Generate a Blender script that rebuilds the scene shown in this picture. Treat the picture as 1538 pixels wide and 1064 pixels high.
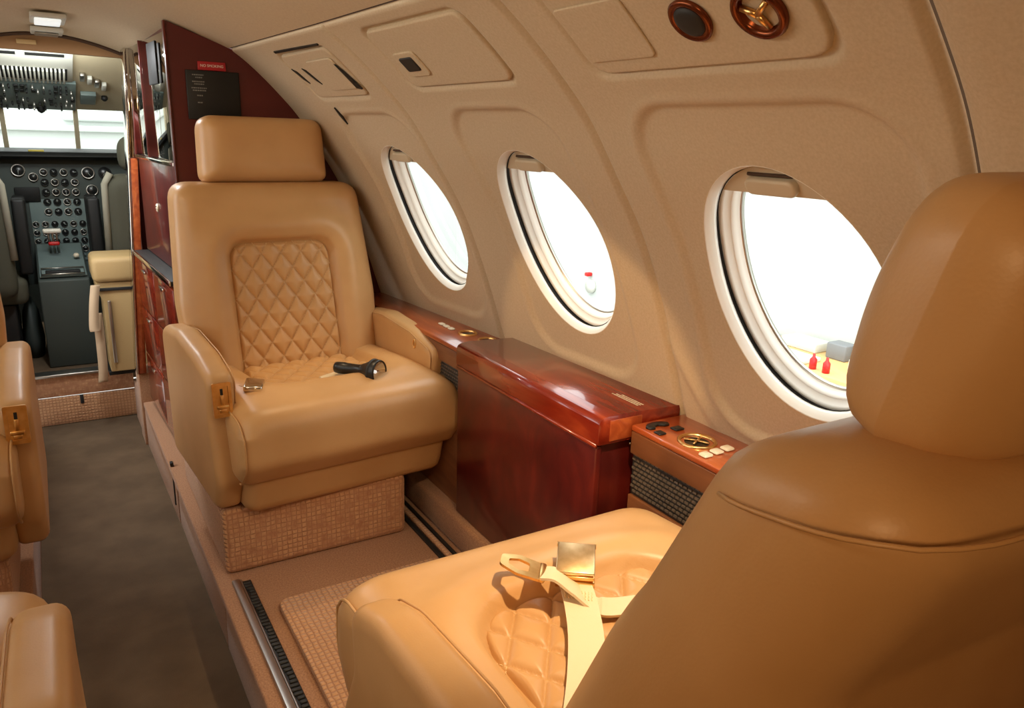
import bpy, bmesh, math, random
import numpy as np
from mathutils import Vector, Matrix
random.seed(7)
scn = bpy.context.scene
for o in list(bpy.data.objects): bpy.data.objects.remove(o)
COL = scn.collection

def srgb(r, g, b):
    f = lambda c: (c/255/12.92) if c/255 <= .04045 else ((c/255+.055)/1.055)**2.4
    return (f(r), f(g), f(b), 1)

# ------------------------------------------------------------------ camera
cam_d = bpy.data.cameras.new('camera'); cam = bpy.data.objects.new('camera', cam_d); COL.objects.link(cam)
cam_d.sensor_width = 36; cam_d.lens = 1150/1538*36; cam_d.clip_start = .02; cam_d.clip_end = 200
F_, CX_, CY_ = 1150., 769., 532.
def _ray(p): v = np.array([p[0]-CX_, p[1]-CY_, F_]); return v/np.linalg.norm(v)
_fw = _ray((50, 180)); _r = math.radians(1.9)
_up = np.cross(_ray((50+1000*math.cos(_r), 180+1000*math.sin(_r))), _fw); _up /= np.linalg.norm(_up)
if _up[1] > 0: _up = -_up
_R = np.array([np.cross(_fw, _up), _fw, _up])            # rows: world axes seen from the camera
M = Matrix.Identity(4)
for i in range(3):
    M[i][0] = _R[i, 0]; M[i][1] = -_R[i, 1]; M[i][2] = -_R[i, 2]
M.translation = (0, 0, 1.05)
cam.matrix_world = M
scn.camera = cam

# ------------------------------------------------------------------ world, lamps, exposure
scn.view_settings.view_transform = 'Standard'; scn.view_settings.look = 'None'
scn.view_settings.gamma = 1; scn.view_settings.use_curve_mapping = False
scn.view_settings.exposure = -0.15
world = bpy.data.worlds.new('world'); scn.world = world; world.use_nodes = True
bg = world.node_tree.nodes['Background']; bg.inputs[0].default_value = (.97, 1.0, .99, 1); bg.inputs[1].default_value = 5.0
def lamp(name, typ, loc, energy, color, size=.1, target=None, spot=None, blend=.5, size_y=None):
    d = bpy.data.lights.new(name, typ); o = bpy.data.objects.new(name, d); COL.objects.link(o)
    o.location = loc; d.energy = energy; d.color = color[:3]
    if typ == 'AREA':
        d.size = size
        if size_y: d.shape = 'RECTANGLE'; d.size_y = size_y
    else: d.shadow_soft_size = size
    if typ == 'SPOT': d.spot_size = math.radians(spot); d.spot_blend = blend
    if target is not None:
        o.rotation_euler = (Vector(target)-Vector(loc)).to_track_quat('-Z', 'Y').to_euler()
    return o
WARM = (1.0, .74, .46); WARM2 = (1.0, .62, .30)
# added unseen fill: warm one aft to port, long one along the port side
lamp('aft_fill_light', 'AREA', (-.45, -.50, 1.17), 5.5, WARM2, .25, (.5, .5, .65), size_y=.4)
lamp('port_fill_light', 'AREA', (-.40, 1.35, 1.24), 6.2, (1, .90, .74), 1.5, (.9, 1.35, 1.72), size_y=.06)
lamp('vestibule_lamp_light', 'AREA', (.07, 2.90, 1.315), 8.0, (.95, .98, 1), .07, (.07, 2.9, 0), size_y=.15)
lamp('cockpit_fill_light', 'AREA', (.05, 3.42, 1.24), 3, (.95, 1, .95), .3, (.05, 4.2, 1.0), size_y=.1)  # added fill without a fixture, brightens the cockpit overhead
# reading lamps over the two starboard seats and over the port seats
lamp('reading_lamp_light', 'SPOT', (.60, .62, 1.14), 30, (1, .74, .44), .012, (.60, .86, .42), 84, .8)
lamp('reading_lamp_light', 'SPOT', (.52, 1.93, 1.20), 11, (1, .72, .42), .012, (.56, 1.86, .42), 50, .7)
lamp('reading_lamp_light', 'SPOT', (-.50, .75, 1.16), 45, WARM2, .01, (.93, 1.28, .55), 24, .25)

# ------------------------------------------------------------------ mesh helpers
def wloc(o):
    v = np.zeros(3)
    while o is not None: v += np.array(o.location); o = o.parent
    return v
def mk(name, V, Fc, mat, parent=None, smooth=True, local=False, kind=None, label=None):
    V = np.array(V, float)
    if parent is not None and not local: V = V - wloc(parent)
    me = bpy.data.meshes.new(name); me.from_pydata(V.tolist(), [], [list(map(int, f)) for f in Fc])
    me.validate(); me.update()
    if mat is not None: me.materials.append(mat)
    if smooth: me.polygons.foreach_set('use_smooth', [True]*len(me.polygons))
    o = bpy.data.objects.new(name, me); COL.objects.link(o)
    if parent is not None: o.parent = parent
    if kind: o['kind'] = kind
    if label: o['label'] = label
    return o
def empty(name, loc=(0, 0, 0), kind=None):
    o = bpy.data.objects.new(name, None); COL.objects.link(o); o.location = loc; o.empty_display_size = .05
    if kind: o['kind'] = kind
    return o
def tag(o, label, cat, group=None):
    o['label'] = label; o['category'] = cat
    if group: o['group'] = group
    return o
def bm_out(bm):
    bm.normal_update(); bm.verts.index_update()
    V = np.array([v.co[:] for v in bm.verts]); Fc = [[v.index for v in f.verts] for f in bm.faces]; bm.free()
    return V, Fc
def box(x0, x1, y0, y1, z0, z1, bev=.004, seg=2):
    bm = bmesh.new(); bmesh.ops.create_cube(bm, size=1)
    for v in bm.verts:
        v.co = ((x0+x1)/2+v.co.x*(x1-x0), (y0+y1)/2+v.co.y*(y1-y0), (z0+z1)/2+v.co.z*(z1-z0))
    if bev: bmesh.ops.bevel(bm, geom=bm.edges[:]+bm.verts[:], offset=bev, segments=seg, affect='EDGES', profile=.5, clamp_overlap=True)
    return bm_out(bm)
def prism(poly, a0, a1, axis='z', bev=0, seg=2):
    """polygon extruded along an axis: z -> (x,y), y -> (x,z), x -> (y,z)"""
    bm = bmesh.new()
    def P3(p, a):
        return {'z': (p[0], p[1], a), 'y': (p[0], a, p[1]), 'x': (a, p[0], p[1])}[axis]
    A = [bm.verts.new(P3(p, a0)) for p in poly]; B = [bm.verts.new(P3(p, a1)) for p in poly]
    n = len(poly); bm.faces.new(A[::-1]); bm.faces.new(B)
    for i in range(n): bm.faces.new((A[i], A[(i+1) % n], B[(i+1) % n], B[i]))
    bmesh.ops.recalc_face_normals(bm, faces=bm.faces[:])
    if bev: bmesh.ops.bevel(bm, geom=bm.edges[:], offset=bev, segments=seg, affect='EDGES', profile=.5, clamp_overlap=True)
    return bm_out(bm)
def join(*parts):
    V = []; Fc = []; n = 0
    for v, f in parts:
        v = np.array(v); V.append(v); Fc += [[i+n for i in q] for q in f]; n += len(v)
    return np.vstack(V), Fc
def xf(vf, fn):
    V, Fc = vf; return np.array([fn(*v) for v in V]), Fc
def place(vf, o, ax, ay, az):
    """local vertices -> o + x*ax + y*ay + z*az"""
    V, Fc = vf; V = np.array(V); o, ax, ay, az = map(np.array, (o, ax, ay, az))
    return o + V[:, :1]*ax + V[:, 1:2]*ay + V[:, 2:3]*az, Fc
def frame(n, hint=(0, 0, 1)):
    n = np.array(n, float); n /= np.linalg.norm(n); h = np.array(hint, float)
    a = np.cross(h, n); a /= np.linalg.norm(a); b = np.cross(n, a); return a, b, n
def lathe(prof, n=28, o=(0, 0, 0), axis=(0, 0, 1), cap0=True, cap1=True):
    """(radius, height) profile around an axis"""
    a, b, c = frame(axis, (0, 0, 1) if abs(axis[2]) < .9*np.linalg.norm(axis) else (1, 0, 0)); V = []; Fc = []
    for r, h in prof:
        for k in range(n):
            t = 2*math.pi*k/n; V.append(np.array(o)+a*r*math.cos(t)+b*r*math.sin(t)+c*h)
    for j in range(len(prof)-1):
        for k in range(n): Fc.append((j*n+k, j*n+(k+1) % n, (j+1)*n+(k+1) % n, (j+1)*n+k))
    if cap0: Fc.append(list(range(n))[::-1])
    if cap1: Fc.append([(len(prof)-1)*n+k for k in range(n)])
    return V, Fc
def tube(pts, r, n=8, closed=False):
    P = [np.array(p, float) for p in pts]; V = []; Fc = []; m = len(P); prev = None
    for i, p in enumerate(P):
        t = (P[(i+1) % m]-P[i-1]) if closed else (P[min(i+1, m-1)]-P[max(i-1, 0)])
        t /= (np.linalg.norm(t)+1e-12)
        if prev is None: prev = np.array([0, 0, 1.]) if abs(t[2]) < .9 else np.array([1., 0, 0])
        a = np.cross(prev, t); a /= np.linalg.norm(a); b = np.cross(t, a); prev = b
        for k in range(n):
            q = 2*math.pi*k/n; V.append(p+r*(a*math.cos(q)+b*math.sin(q)))
    for i in range(m if closed else m-1):
        for k in range(n):
            Fc.append((i*n+k, i*n+(k+1) % n, ((i+1) % m)*n+(k+1) % n, ((i+1) % m)*n+k))
    if not closed: Fc += [list(range(n))[::-1], [(m-1)*n+k for k in range(n)]]
    return V, Fc
def rpoly(pts, n=6):
    """closed polygon with a corner radius per point (x, y, r)"""
    out = []; m = len(pts)
    for i in range(m):
        p = np.array(pts[i][:2], float); r = pts[i][2]
        a = np.array(pts[i-1][:2], float)-p; b = np.array(pts[(i+1) % m][:2], float)-p
        la, lb = np.linalg.norm(a), np.linalg.norm(b); a /= la; b /= lb
        if r <= 0: out.append(p); continue
        ang = math.acos(np.clip(a@b, -1, 1)); d = min(r/math.tan(ang/2), la*.49, lb*.49)
        p0, p1 = p+a*d, p+b*d
        for k in range(n+1):
            t = k/n; out.append((1-t)**2*p0+2*t*(1-t)*p+t*t*p1)
    return np.array(out)
def resample(P, n):
    P = np.array(P, float); Q = np.vstack([P, P[:1]]); L = np.concatenate([[0], np.cumsum(np.hypot(*np.diff(Q, axis=0).T))])
    s = np.linspace(0, L[-1], n, endpoint=False)
    return np.stack([np.interp(s, L, Q[:, 0]), np.interp(s, L, Q[:, 1])], 1)
def edge_dist(Q, poly):
    A = poly; B = np.roll(poly, -1, 0); d = np.full(len(Q), 1e9)
    AB = B-A; L2 = (AB**2).sum(1)+1e-12
    for i in range(len(A)):
        t = np.clip(((Q-A[i])@AB[i])/L2[i], 0, 1); d = np.minimum(d, np.hypot(*(Q-A[i]-t[:, None]*AB[i]).T))
    return d
def pillow(outline, T, r, N=112, inner=10, nseg=4, front=None, back=None, only_front=False, cen=None, radial=False):
    """rounded slab: outline in (a,b), thickness along c (front = -c). front/back(a,b) add depth.  -> V(a,b,c), F"""
    P = resample(outline, N); c = P.mean(0) if cen is None else np.array(cen)
    m = edge_dist(c[None], P)[0]
    es = [r*(1-math.cos(t)) for t in np.linspace(0, math.pi/2, 7)]
    rho = [1-e/m for e in es] + list(np.linspace(1-r/m, 0, inner+1))[1:-1]
    if radial:                                 # inner rings turn elliptical so that no ridge runs into the corners
        rel = P-c; hx_, hy_ = np.abs(rel).max(0); an = np.arctan2(rel[:, 1]/hy_, rel[:, 0]/hx_); E_ = np.column_stack([hx_*np.cos(an), hy_*np.sin(an)])
        rho = list(np.linspace(1, 0, 22)[:-1]**.6)
        rings = [c+q*((1-min(1, (1-q)*1.6))*rel+min(1, (1-q)*1.6)*E_) for q in rho]
    else: rings = [c+q*(P-c) for q in rho]
    allp = np.vstack(rings+[c[None]])
    e = edge_dist(allp, P); e[:N] = 0
    if radial: e = r*(1-np.sqrt(np.concatenate([np.full(N, q**4) for q in rho]+[[0.]])))
    f = np.sqrt(np.clip(1-(1-np.clip(e/r, 0, 1))**2, 0, 1)); half = T/2-r
    def side(sgn, fn):
        h = half + r*f + (fn(allp[:, 0], allp[:, 1])*np.clip(f, 0, 1) if fn else 0)
        return np.column_stack([allp, sgn*h])
    K = len(rings); Vf = side(-1, front); Fc = []
    def topo(off, flip):
        out = []
        for j in range(K-1):
            for k in range(N):
                q = (off+j*N+k, off+j*N+(k+1) % N, off+(j+1)*N+(k+1) % N, off+(j+1)*N+k); out.append(q[::-1] if flip else q)
        for k in range(N):
            q = (off+(K-1)*N+k, off+(K-1)*N+(k+1) % N, off+K*N); out.append(q[::-1] if flip else q)
        return out
    Fc = topo(0, True)
    if only_front: return Vf, Fc
    Vb = side(1, back); V = [Vf, Vb]; n = len(Vf); Fc += topo(n, False)
    prev = list(range(N)); base = 2*n
    for s in range(1, nseg):
        z = -half+2*half*s/nseg; V.append(np.column_stack([P, np.full(N, z)])); cur = list(range(base, base+N)); base += N
        for k in range(N): Fc.append((prev[k], cur[k], cur[(k+1) % N], prev[(k+1) % N])[::-1])
        prev = cur
    cur = list(range(n, n+N))
    for k in range(N): Fc.append((prev[k], cur[k], cur[(k+1) % N], prev[(k+1) % N])[::-1])
    V = np.vstack(V)
    # orientation check
    bm = bmesh.new(); bv = [bm.verts.new(v) for v in V]
    for q in Fc:
        try: bm.faces.new([bv[i] for i in q])
        except ValueError: pass
    bmesh.ops.recalc_face_normals(bm, faces=bm.faces[:])
    return bm_out(bm)
def sstep(x, a, b):
    t = np.clip((np.asarray(x, float)-a)/(b-a), 0, 1); return t*t*(3-2*t)
def rrect_sd(x, y, x0, x1, y0, y1, r):
    """signed distance to a rounded rectangle (negative inside)"""
    qx = np.abs(x-(x0+x1)/2)-(x1-x0)/2+r; qy = np.abs(y-(y0+y1)/2)-(y1-y0)/2+r
    return np.hypot(np.maximum(qx, 0), np.maximum(qy, 0))+np.minimum(np.maximum(qx, qy), 0)-r

# ------------------------------------------------------------------ materials
MATS = {}
def material(name, color, rough=.5, metal=0, coat=0, spec=.5, noise=None, bump=None, emit=None, sheen=0, builder=None):
    m = bpy.data.materials.new(name); m.use_nodes = True; nt = m.node_tree; b = nt.nodes['Principled BSDF']
    b.inputs['Base Color'].default_value = color; b.inputs['Roughness'].default_value = rough
    b.inputs['Metallic'].default_value = metal; b.inputs['Coat Weight'].default_value = coat; b.inputs['Coat Roughness'].default_value = .06
    b.inputs['Specular IOR Level'].default_value = spec; b.inputs['Sheen Weight'].default_value = sheen
    if emit: b.inputs['Emission Color'].default_value = emit[0]; b.inputs['Emission Strength'].default_value = emit[1]
    tc = nt.nodes.new('ShaderNodeTexCoord')
    def mapped(scale):
        mp = nt.nodes.new('ShaderNodeMapping'); mp.inputs['Scale'].default_value = scale; nt.links.new(tc.outputs['Object'], mp.inputs['Vector']); return mp
    if noise:                                  # (scale xyz, second colour, detail, low, high)
        sc, col2, det, lo, hi = noise
        n = nt.nodes.new('ShaderNodeTexNoise'); n.inputs['Scale'].default_value = 1; n.inputs['Detail'].default_value = det
        nt.links.new(mapped(sc).outputs[0], n.inputs['Vector'])
        cr = nt.nodes.new('ShaderNodeValToRGB'); cr.color_ramp.elements[0].position = lo; cr.color_ramp.elements[1].position = hi
        cr.color_ramp.elements[0].color = color; cr.color_ramp.elements[1].color = col2
        nt.links.new(n.outputs[0], cr.inputs[0]); nt.links.new(cr.outputs[0], b.inputs['Base Color'])
    if bump:                                   # (kind, scale xyz, strength, distance)
        kind, sc, st, di = bump
        if kind == 'noise': t = nt.nodes.new('ShaderNodeTexNoise'); t.inputs['Scale'].default_value = 1; t.inputs['Detail'].default_value = 3; out = t.outputs[0]
        elif kind == 'voronoi': t = nt.nodes.new('ShaderNodeTexVoronoi'); t.inputs['Scale'].default_value = 1; out = t.outputs[0]
        nt.links.new(mapped(sc).outputs[0], t.inputs['Vector'])
        bp = nt.nodes.new('ShaderNodeBump'); bp.inputs['Strength'].default_value = st; bp.inputs['Distance'].default_value = di
        nt.links.new(out, bp.inputs['Height']); nt.links.new(bp.outputs[0], b.inputs['Normal'])
    if builder: builder(nt, b, mapped)
    MATS[name] = m
    return m
leather = material('tan_leather', srgb(204, 160, 108), .40, spec=.45, noise=((7, 7, 7), srgb(194, 149, 97), 3, .35, .7), bump=('voronoi', (420, 420, 420), .10, .0006))
quilt_leather = material('quilted_leather', srgb(199, 153, 100), .40, spec=.45, bump=('voronoi', (420, 420, 420), .10, .0006))
thread = material('stitch_thread', srgb(222, 190, 140), .7)
wall_m = material('beige_wall_fabric', srgb(200, 182, 154), .75, noise=((240, 240, 240), srgb(190, 171, 142), 2, .3, .7), bump=('noise', (500, 500, 500), .15, .0008))
ceil_m = material('headliner_fabric', srgb(208, 190, 160), .85, noise=((200, 200, 200), srgb(198, 178, 148), 2, .3, .7), bump=('noise', (420, 420, 420), .15, .0008))
white_m = material('window_white', srgb(236, 232, 222), .35)
white2_m = material('window_cream', srgb(240, 238, 230), .35)
dark_gap = material('dark_gap', srgb(18, 16, 14), .6)
shade_m = material('shade_plastic', srgb(196, 182, 156), .5)
seam_m = material('dark_seam', srgb(70, 48, 32), .8)
def wood_builder(c1, c2, c3, sc):
    def f(nt, b, mapped):
        n = nt.nodes.new('ShaderNodeTexNoise'); n.inputs['Scale'].default_value = 1; n.inputs['Detail'].default_value = 5; n.inputs['Distortion'].default_value = 1.2
        nt.links.new(mapped(sc).outputs[0], n.inputs['Vector'])
        cr = nt.nodes.new('ShaderNodeValToRGB'); e = cr.color_ramp.elements
        e[0].position = .3; e[0].color = c1; e[1].position = .72; e[1].color = c3; k = e.new(.52); k.color = c2
        nt.links.new(n.outputs[0], cr.inputs[0]); nt.links.new(cr.outputs[0], b.inputs['Base Color'])
    return f
wood = material('red_mahogany', srgb(120, 36, 18), .22, coat=.8, builder=wood_builder(srgb(96, 22, 12), srgb(124, 36, 18), srgb(150, 58, 28), (26, 3.2, 26)))
wood_dark = material('dark_mahogany', srgb(74, 18, 16), .32, coat=.35, builder=wood_builder(srgb(66, 14, 13), srgb(82, 20, 17), srgb(98, 28, 20), (4, 14, 9)))
wood_ledge = material('orange_mahogany', srgb(160, 74, 36), .28, coat=.6, builder=wood_builder(srgb(140, 60, 28), srgb(166, 78, 38), srgb(190, 104, 54), (30, 3, 30)))
wood_brown = material('brown_veneer', srgb(120, 74, 44), .4, coat=.2, builder=wood_builder(srgb(108, 64, 38), srgb(122, 76, 46), srgb(134, 86, 54), (30, 3, 30)))
bulk_m = material('bulkhead_laminate', srgb(92, 26, 20), .45, noise=((3, 3, 9), srgb(80, 20, 16), 3, .3, .7))
gold = material('gold_metal', srgb(244, 204, 138), .28, metal=1, noise=((60, 60, 60), srgb(226, 178, 108), 3, .3, .7))
pale_gold = material('pale_brushed_gold', srgb(226, 196, 150), .38, metal=1, noise=((90, 90, 90), srgb(206, 172, 124), 4, .3, .7))
copper = material('copper_metal', srgb(118, 62, 36), .25, metal=.8)
chrome = material('polished_metal', srgb(225, 220, 210), .12, metal=1)
steel = material('brushed_metal', srgb(190, 186, 178), .35, metal=1)
black_p = material('black_plastic', srgb(20, 20, 20), .35)
black_s = material('black_satin', srgb(34, 34, 34), .6)
white_p = material('white_plastic', srgb(232, 226, 210), .35)
ivory = material('ivory_button', srgb(226, 212, 186), .3)
red_p = material('red_plastic', srgb(196, 26, 24), .4)
red_sign = material('red_sign', srgb(168, 24, 34), .4)
mirror_m = material('smoked_mirror', srgb(190, 186, 180), .03, metal=1)
placard_m = material('black_placard', srgb(16, 18, 18), .5)
print_m = material('grey_print', srgb(120, 120, 116), .7)
webbing = material('cream_webbing', srgb(222, 202, 166), .6, bump=('noise', (900, 60, 900), .3, .0006))
belt_m = material('beige_belt', srgb(196, 170, 138), .7)
def loop_builder(scx, scy, scz, c_low, c_hi, dist=.004):
    def f(nt, b, mapped):
        mp = mapped((scx, scy, scz)); fr = nt.nodes.new('ShaderNodeVectorMath'); fr.operation = 'SINE'
        nz = nt.nodes.new('ShaderNodeTexNoise'); nz.inputs['Scale'].default_value = .22; nz.inputs['Detail'].default_value = 2
        nt.links.new(mp.outputs[0], nz.inputs['Vector'])
        ad = nt.nodes.new('ShaderNodeVectorMath'); ad.operation = 'MULTIPLY_ADD'; ad.inputs[1].default_value = (1.6, 1.6, 1.6)
        nt.links.new(nz.outputs['Color'], ad.inputs[0]); nt.links.new(mp.outputs[0], ad.inputs[2])
        nt.links.new(ad.outputs[0], fr.inputs[0])
        sp = nt.nodes.new('ShaderNodeSeparateXYZ'); nt.links.new(fr.outputs[0], sp.inputs[0])
        m1 = nt.nodes.new('ShaderNodeMath'); m1.operation = 'ABSOLUTE'; nt.links.new(sp.outputs[0], m1.inputs[0])
        m2 = nt.nodes.new('ShaderNodeMath'); m2.operation = 'ABSOLUTE'; nt.links.new(sp.outputs[1], m2.inputs[0])
        m3 = nt.nodes.new('ShaderNodeMath'); m3.operation = 'ABSOLUTE'; nt.links.new(sp.outputs[2], m3.inputs[0])
        a = nt.nodes.new('ShaderNodeMath'); a.operation = 'MINIMUM'; nt.links.new(m1.outputs[0], a.inputs[0]); nt.links.new(m2.outputs[0], a.inputs[1])
        mx = nt.nodes.new('ShaderNodeMath'); mx.operation = 'MINIMUM'; nt.links.new(a.outputs[0], mx.inputs[0]); nt.links.new(m3.outputs[0], mx.inputs[1])
        cr = nt.nodes.new('ShaderNodeValToRGB'); cr.color_ramp.elements[0].color = c_low; cr.color_ramp.elements[1].color = c_hi
        cr.color_ramp.elements[0].position = .05; cr.color_ramp.elements[1].position = .6
        nt.links.new(mx.outputs[0], cr.inputs[0]); nt.links.new(cr.outputs[0], b.inputs['Base Color'])
        bp = nt.nodes.new('ShaderNodeBump'); bp.inputs['Strength'].default_value = .7; bp.inputs['Distance'].default_value = dist
        nt.links.new(mx.outputs[0], bp.inputs['Height']); nt.links.new(bp.outputs[0], b.inputs['Normal'])
    return f
carpet_loop = material('ribbed_loop_carpet', srgb(196, 142, 98), .95, sheen=.2, builder=loop_builder(250, 250, 250, srgb(172, 120, 85), srgb(204, 155, 112)))
carpet_flat = material('cut_pile_carpet', srgb(178, 130, 92), .95, sheen=.2, noise=((260, 260, 260), srgb(140, 96, 64), 3, .3, .7), bump=('noise', (500, 500, 500), .5, .002))
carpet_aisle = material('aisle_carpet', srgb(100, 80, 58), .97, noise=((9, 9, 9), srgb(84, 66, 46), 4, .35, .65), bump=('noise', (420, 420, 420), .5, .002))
def grille_builder(nt, b, mapped):
    br = nt.nodes.new('ShaderNodeTexBrick'); br.inputs['Scale'].default_value = 1
    br.inputs['Color1'].default_value = srgb(72, 70, 72); br.inputs['Color2'].default_value = srgb(60, 58, 60); br.inputs['Mortar'].default_value = srgb(150, 140, 128)
    br.inputs['Mortar Size'].default_value = .06
grille_m = material('grille_cloth', srgb(40, 38, 38), .6)
grille_w = material('grille_wire', srgb(112, 100, 88), .5, metal=.3)
glass = bpy.data.materials.new('window_glass'); glass.use_nodes = True
_nt = glass.node_tree; _nt.nodes.clear(); _o = _nt.nodes.new('ShaderNodeOutputMaterial'); _mx = _nt.nodes.new('ShaderNodeMixShader')
_t = _nt.nodes.new('ShaderNodeBsdfTransparent'); _t.inputs[0].default_value = (.95, .97, .96, 1); _g = _nt.nodes.new('ShaderNodeBsdfGlossy'); _g.inputs['Roughness'].default_value = .02
_f = _nt.nodes.new('ShaderNodeLayerWeight'); _pw = _nt.nodes.new('ShaderNodeMath'); _pw.operation = 'POWER'; _pw.inputs[1].default_value = 5; _sc = _nt.nodes.new('ShaderNodeMath'); _sc.operation = 'MULTIPLY_ADD'; _sc.inputs[1].default_value = .6; _sc.inputs[2].default_value = .03
_nt.links.new(_f.outputs['Facing'], _pw.inputs[0]); _nt.links.new(_pw.outputs[0], _sc.inputs[0]); _nt.links.new(_sc.outputs[0], _mx.inputs[0]); _nt.links.new(_t.outputs[0], _mx.inputs[1]); _nt.links.new(_g.outputs[0], _mx.inputs[2]); _nt.links.new(_mx.outputs[0], _o.inputs[0])
hangar_m = material('hangar_white_paint', srgb(200, 204, 200), .8, noise=((.6, .6, .6), srgb(190, 196, 192), 3, .35, .7))
concrete = material('hangar_concrete', srgb(170, 168, 162), .8, noise=((2, 2, 2), srgb(150, 148, 144), 4, .3, .7))
bench_wood = material('bench_pine', srgb(214, 176, 116), .6)
bench_dark = material('bench_grey', srgb(120, 122, 124), .6)
ck_white = material('cockpit_white', srgb(206, 206, 196), .6)
ck_beige = material('cockpit_beige', srgb(196, 182, 152), .7)
ck_panel = material('cockpit_grey_blue', srgb(112, 128, 126), .55)
ck_dark = material('cockpit_dark', srgb(62, 70, 66), .6)
ck_black = material('cockpit_black', srgb(14, 15, 14), .6)
ck_seat = material('cockpit_seat_cloth', srgb(70, 68, 54), .8)
ck_sheep = material('cockpit_sheepskin', srgb(150, 146, 130), .95)
ck_tan = material('cockpit_tan_vinyl', srgb(190, 160, 110), .6)
arch_m = material('brown_arch_trim', srgb(150, 112, 72), .7)
yellow_m = material('yellow_card', srgb(190, 170, 60), .6)
lens_m = material('lamp_lens', srgb(240, 240, 235), .3, emit=((.95, 1, 1, 1), .7))
gauge_face = material('gauge_face', srgb(24, 26, 26), .3)
gauge_mark = material('gauge_mark', srgb(170, 180, 170), .5)

# ------------------------------------------------------------------ fuselage wall profile
PZ = [(1.062, .40), (1.050, .50), (1.030, .56), (.995, .66), (.952, .77), (.897, .885), (.825, .995), (.765, 1.08), (.702, 1.145), (.634, 1.205), (.572, 1.25), (.50, 1.287)]
def catmull(P, n=24):
    P = np.array([(1.062, .0)]+list(P), float); out = []; Q = np.vstack([2*P[0]-P[1], P, 2*P[-1]-P[-2]])
    Q = Q[1:]
    for i in range(1, len(Q)-2):
        for t in np.linspace(0, 1, n, endpoint=False):
            a, b, c, d = Q[i-1:i+3]
            out.append(.5*((2*b)+(c-a)*t+(2*a-5*b+4*c-d)*t*t+(3*b-a-3*c+d)*t**3))
    out.append(P[-1]); return np.array(out)
def _cr(P, n=24):
    P = np.array(P, float); out = []; Q = np.vstack([2*P[0]-P[1], P, 2*P[-1]-P[-2]])
    for i in range(1, len(Q)-2):
        for t in np.linspace(0, 1, n, endpoint=False):
            a, b, c, d = Q[i-1:i+3]; out.append(.5*((2*b)+(c-a)*t+(2*a-5*b+4*c-d)*t*t+(3*b-a-3*c+d)*t**3))
    out.append(P[-1]); return np.array(out)
XZ = _cr(PZ)
SS = np.concatenate([[0], np.cumsum(np.hypot(*np.diff(XZ, axis=0).T))])
TAPX = [-1, .4, 1.055, 1.70, 2.35, 3.2]; TAPG = [1.0, 1.0, 1.0, .967, .912, .83]
def taper(Y): return np.interp(Y, TAPX, TAPG)
AXIS = .06
def wallP(Y, s, out=0., side=1):
    """point on the cabin wall at station Y, arc length s; out = distance towards the outside. side=-1: port wall"""
    Y = np.asarray(Y, float); s = np.asarray(s, float); Y, s = np.broadcast_arrays(Y, s)
    sc = np.clip(s, 0, None)
    x = np.interp(sc, SS, XZ[:, 0]); z = np.interp(sc, SS, XZ[:, 1]) + np.minimum(s, 0)
    x1 = np.interp(sc+.015, SS, XZ[:, 0]); z1 = np.interp(sc+.015, SS, XZ[:, 1]); x0 = np.interp(sc-.015, SS, XZ[:, 0]); z0 = np.interp(sc-.015, SS, XZ[:, 1])
    tx, tz = x1-x0, z1-z0; L = np.hypot(tx, tz)+1e-9; nx, nz = tz/L, -tx/L
    X = x*taper(Y)+nx*out; Z = z+nz*out
    if side < 0: X = 2*AXIS-X
    return np.stack([X, Y, Z], -1)
S_HEAD = 1.033
WIN = [(1.917, .447), (1.335, .456), (.734, .455)]
WA, WB = .166, .219
def grid_faces(nu, nv, mask=None):
    idx = np.arange(nu*nv).reshape(nu, nv); q = np.stack([idx[:-1, :-1], idx[1:, :-1], idx[1:, 1:], idx[:-1, 1:]], -1).reshape(-1, 4)
    return q if mask is None else q[mask]
def compact(V, Fc):
    Fc = np.asarray(Fc); u, inv = np.unique(Fc, return_inverse=True); return V[u], inv.reshape(Fc.shape)
def wall_panel(parent, y0, y1, win, rec, doors=(), side=1, step=.0045, bulges=()):
    y0 += .0016; y1 -= .0016
    ny = int((y1-y0)/step)+1; s0 = -.02; ns = int((S_HEAD-s0)/step)+1
    Yg, Sg = np.meshgrid(np.linspace(y0, y1, ny), np.linspace(s0, S_HEAD, ns), indexing='ij')
    h = np.zeros_like(Yg)
    e = np.minimum(Yg-y0, y1-Yg); h += .012*(1-sstep(e, 0, .013))**1.5              # edges roll back into the joint
    h += .008*(1-sstep(S_HEAD-Sg, 0, .016))
    if rec:
        sd = rrect_sd(Yg, Sg, *rec, .10); h += .008*(1-sstep(sd, -.016, .0)) - .0016*np.exp(-((sd-.006)/.006)**2)
    for d in doors:
        sd = rrect_sd(Yg, Sg, *d, .03); h += .007*(1-sstep(sd, -.004, .006))
    for (bf) in bulges: h += bf(Yg, Sg)
    mask = None
    if win:
        ev = np.hypot((Yg-win[0])/WA, (Sg-win[1])/WB); inn = ev < 1; k = np.where(inn, 1/np.maximum(ev, .2), 1)
        mask = ~(inn[:-1, :-1] & inn[1:, :-1] & inn[1:, 1:] & inn[:-1, 1:]).reshape(-1)
        Yg = win[0]+(Yg-win[0])*k; Sg = win[1]+(Sg-win[1])*k
    V = wallP(Yg, Sg, h, side).reshape(-1, 3)
    Fc = grid_faces(ny, ns, mask)
    if side > 0: Fc = Fc[:, ::-1]
    V, Fc = compact(V, Fc)
    return mk('wall_panel', V, Fc, wall_m, parent)
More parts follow.
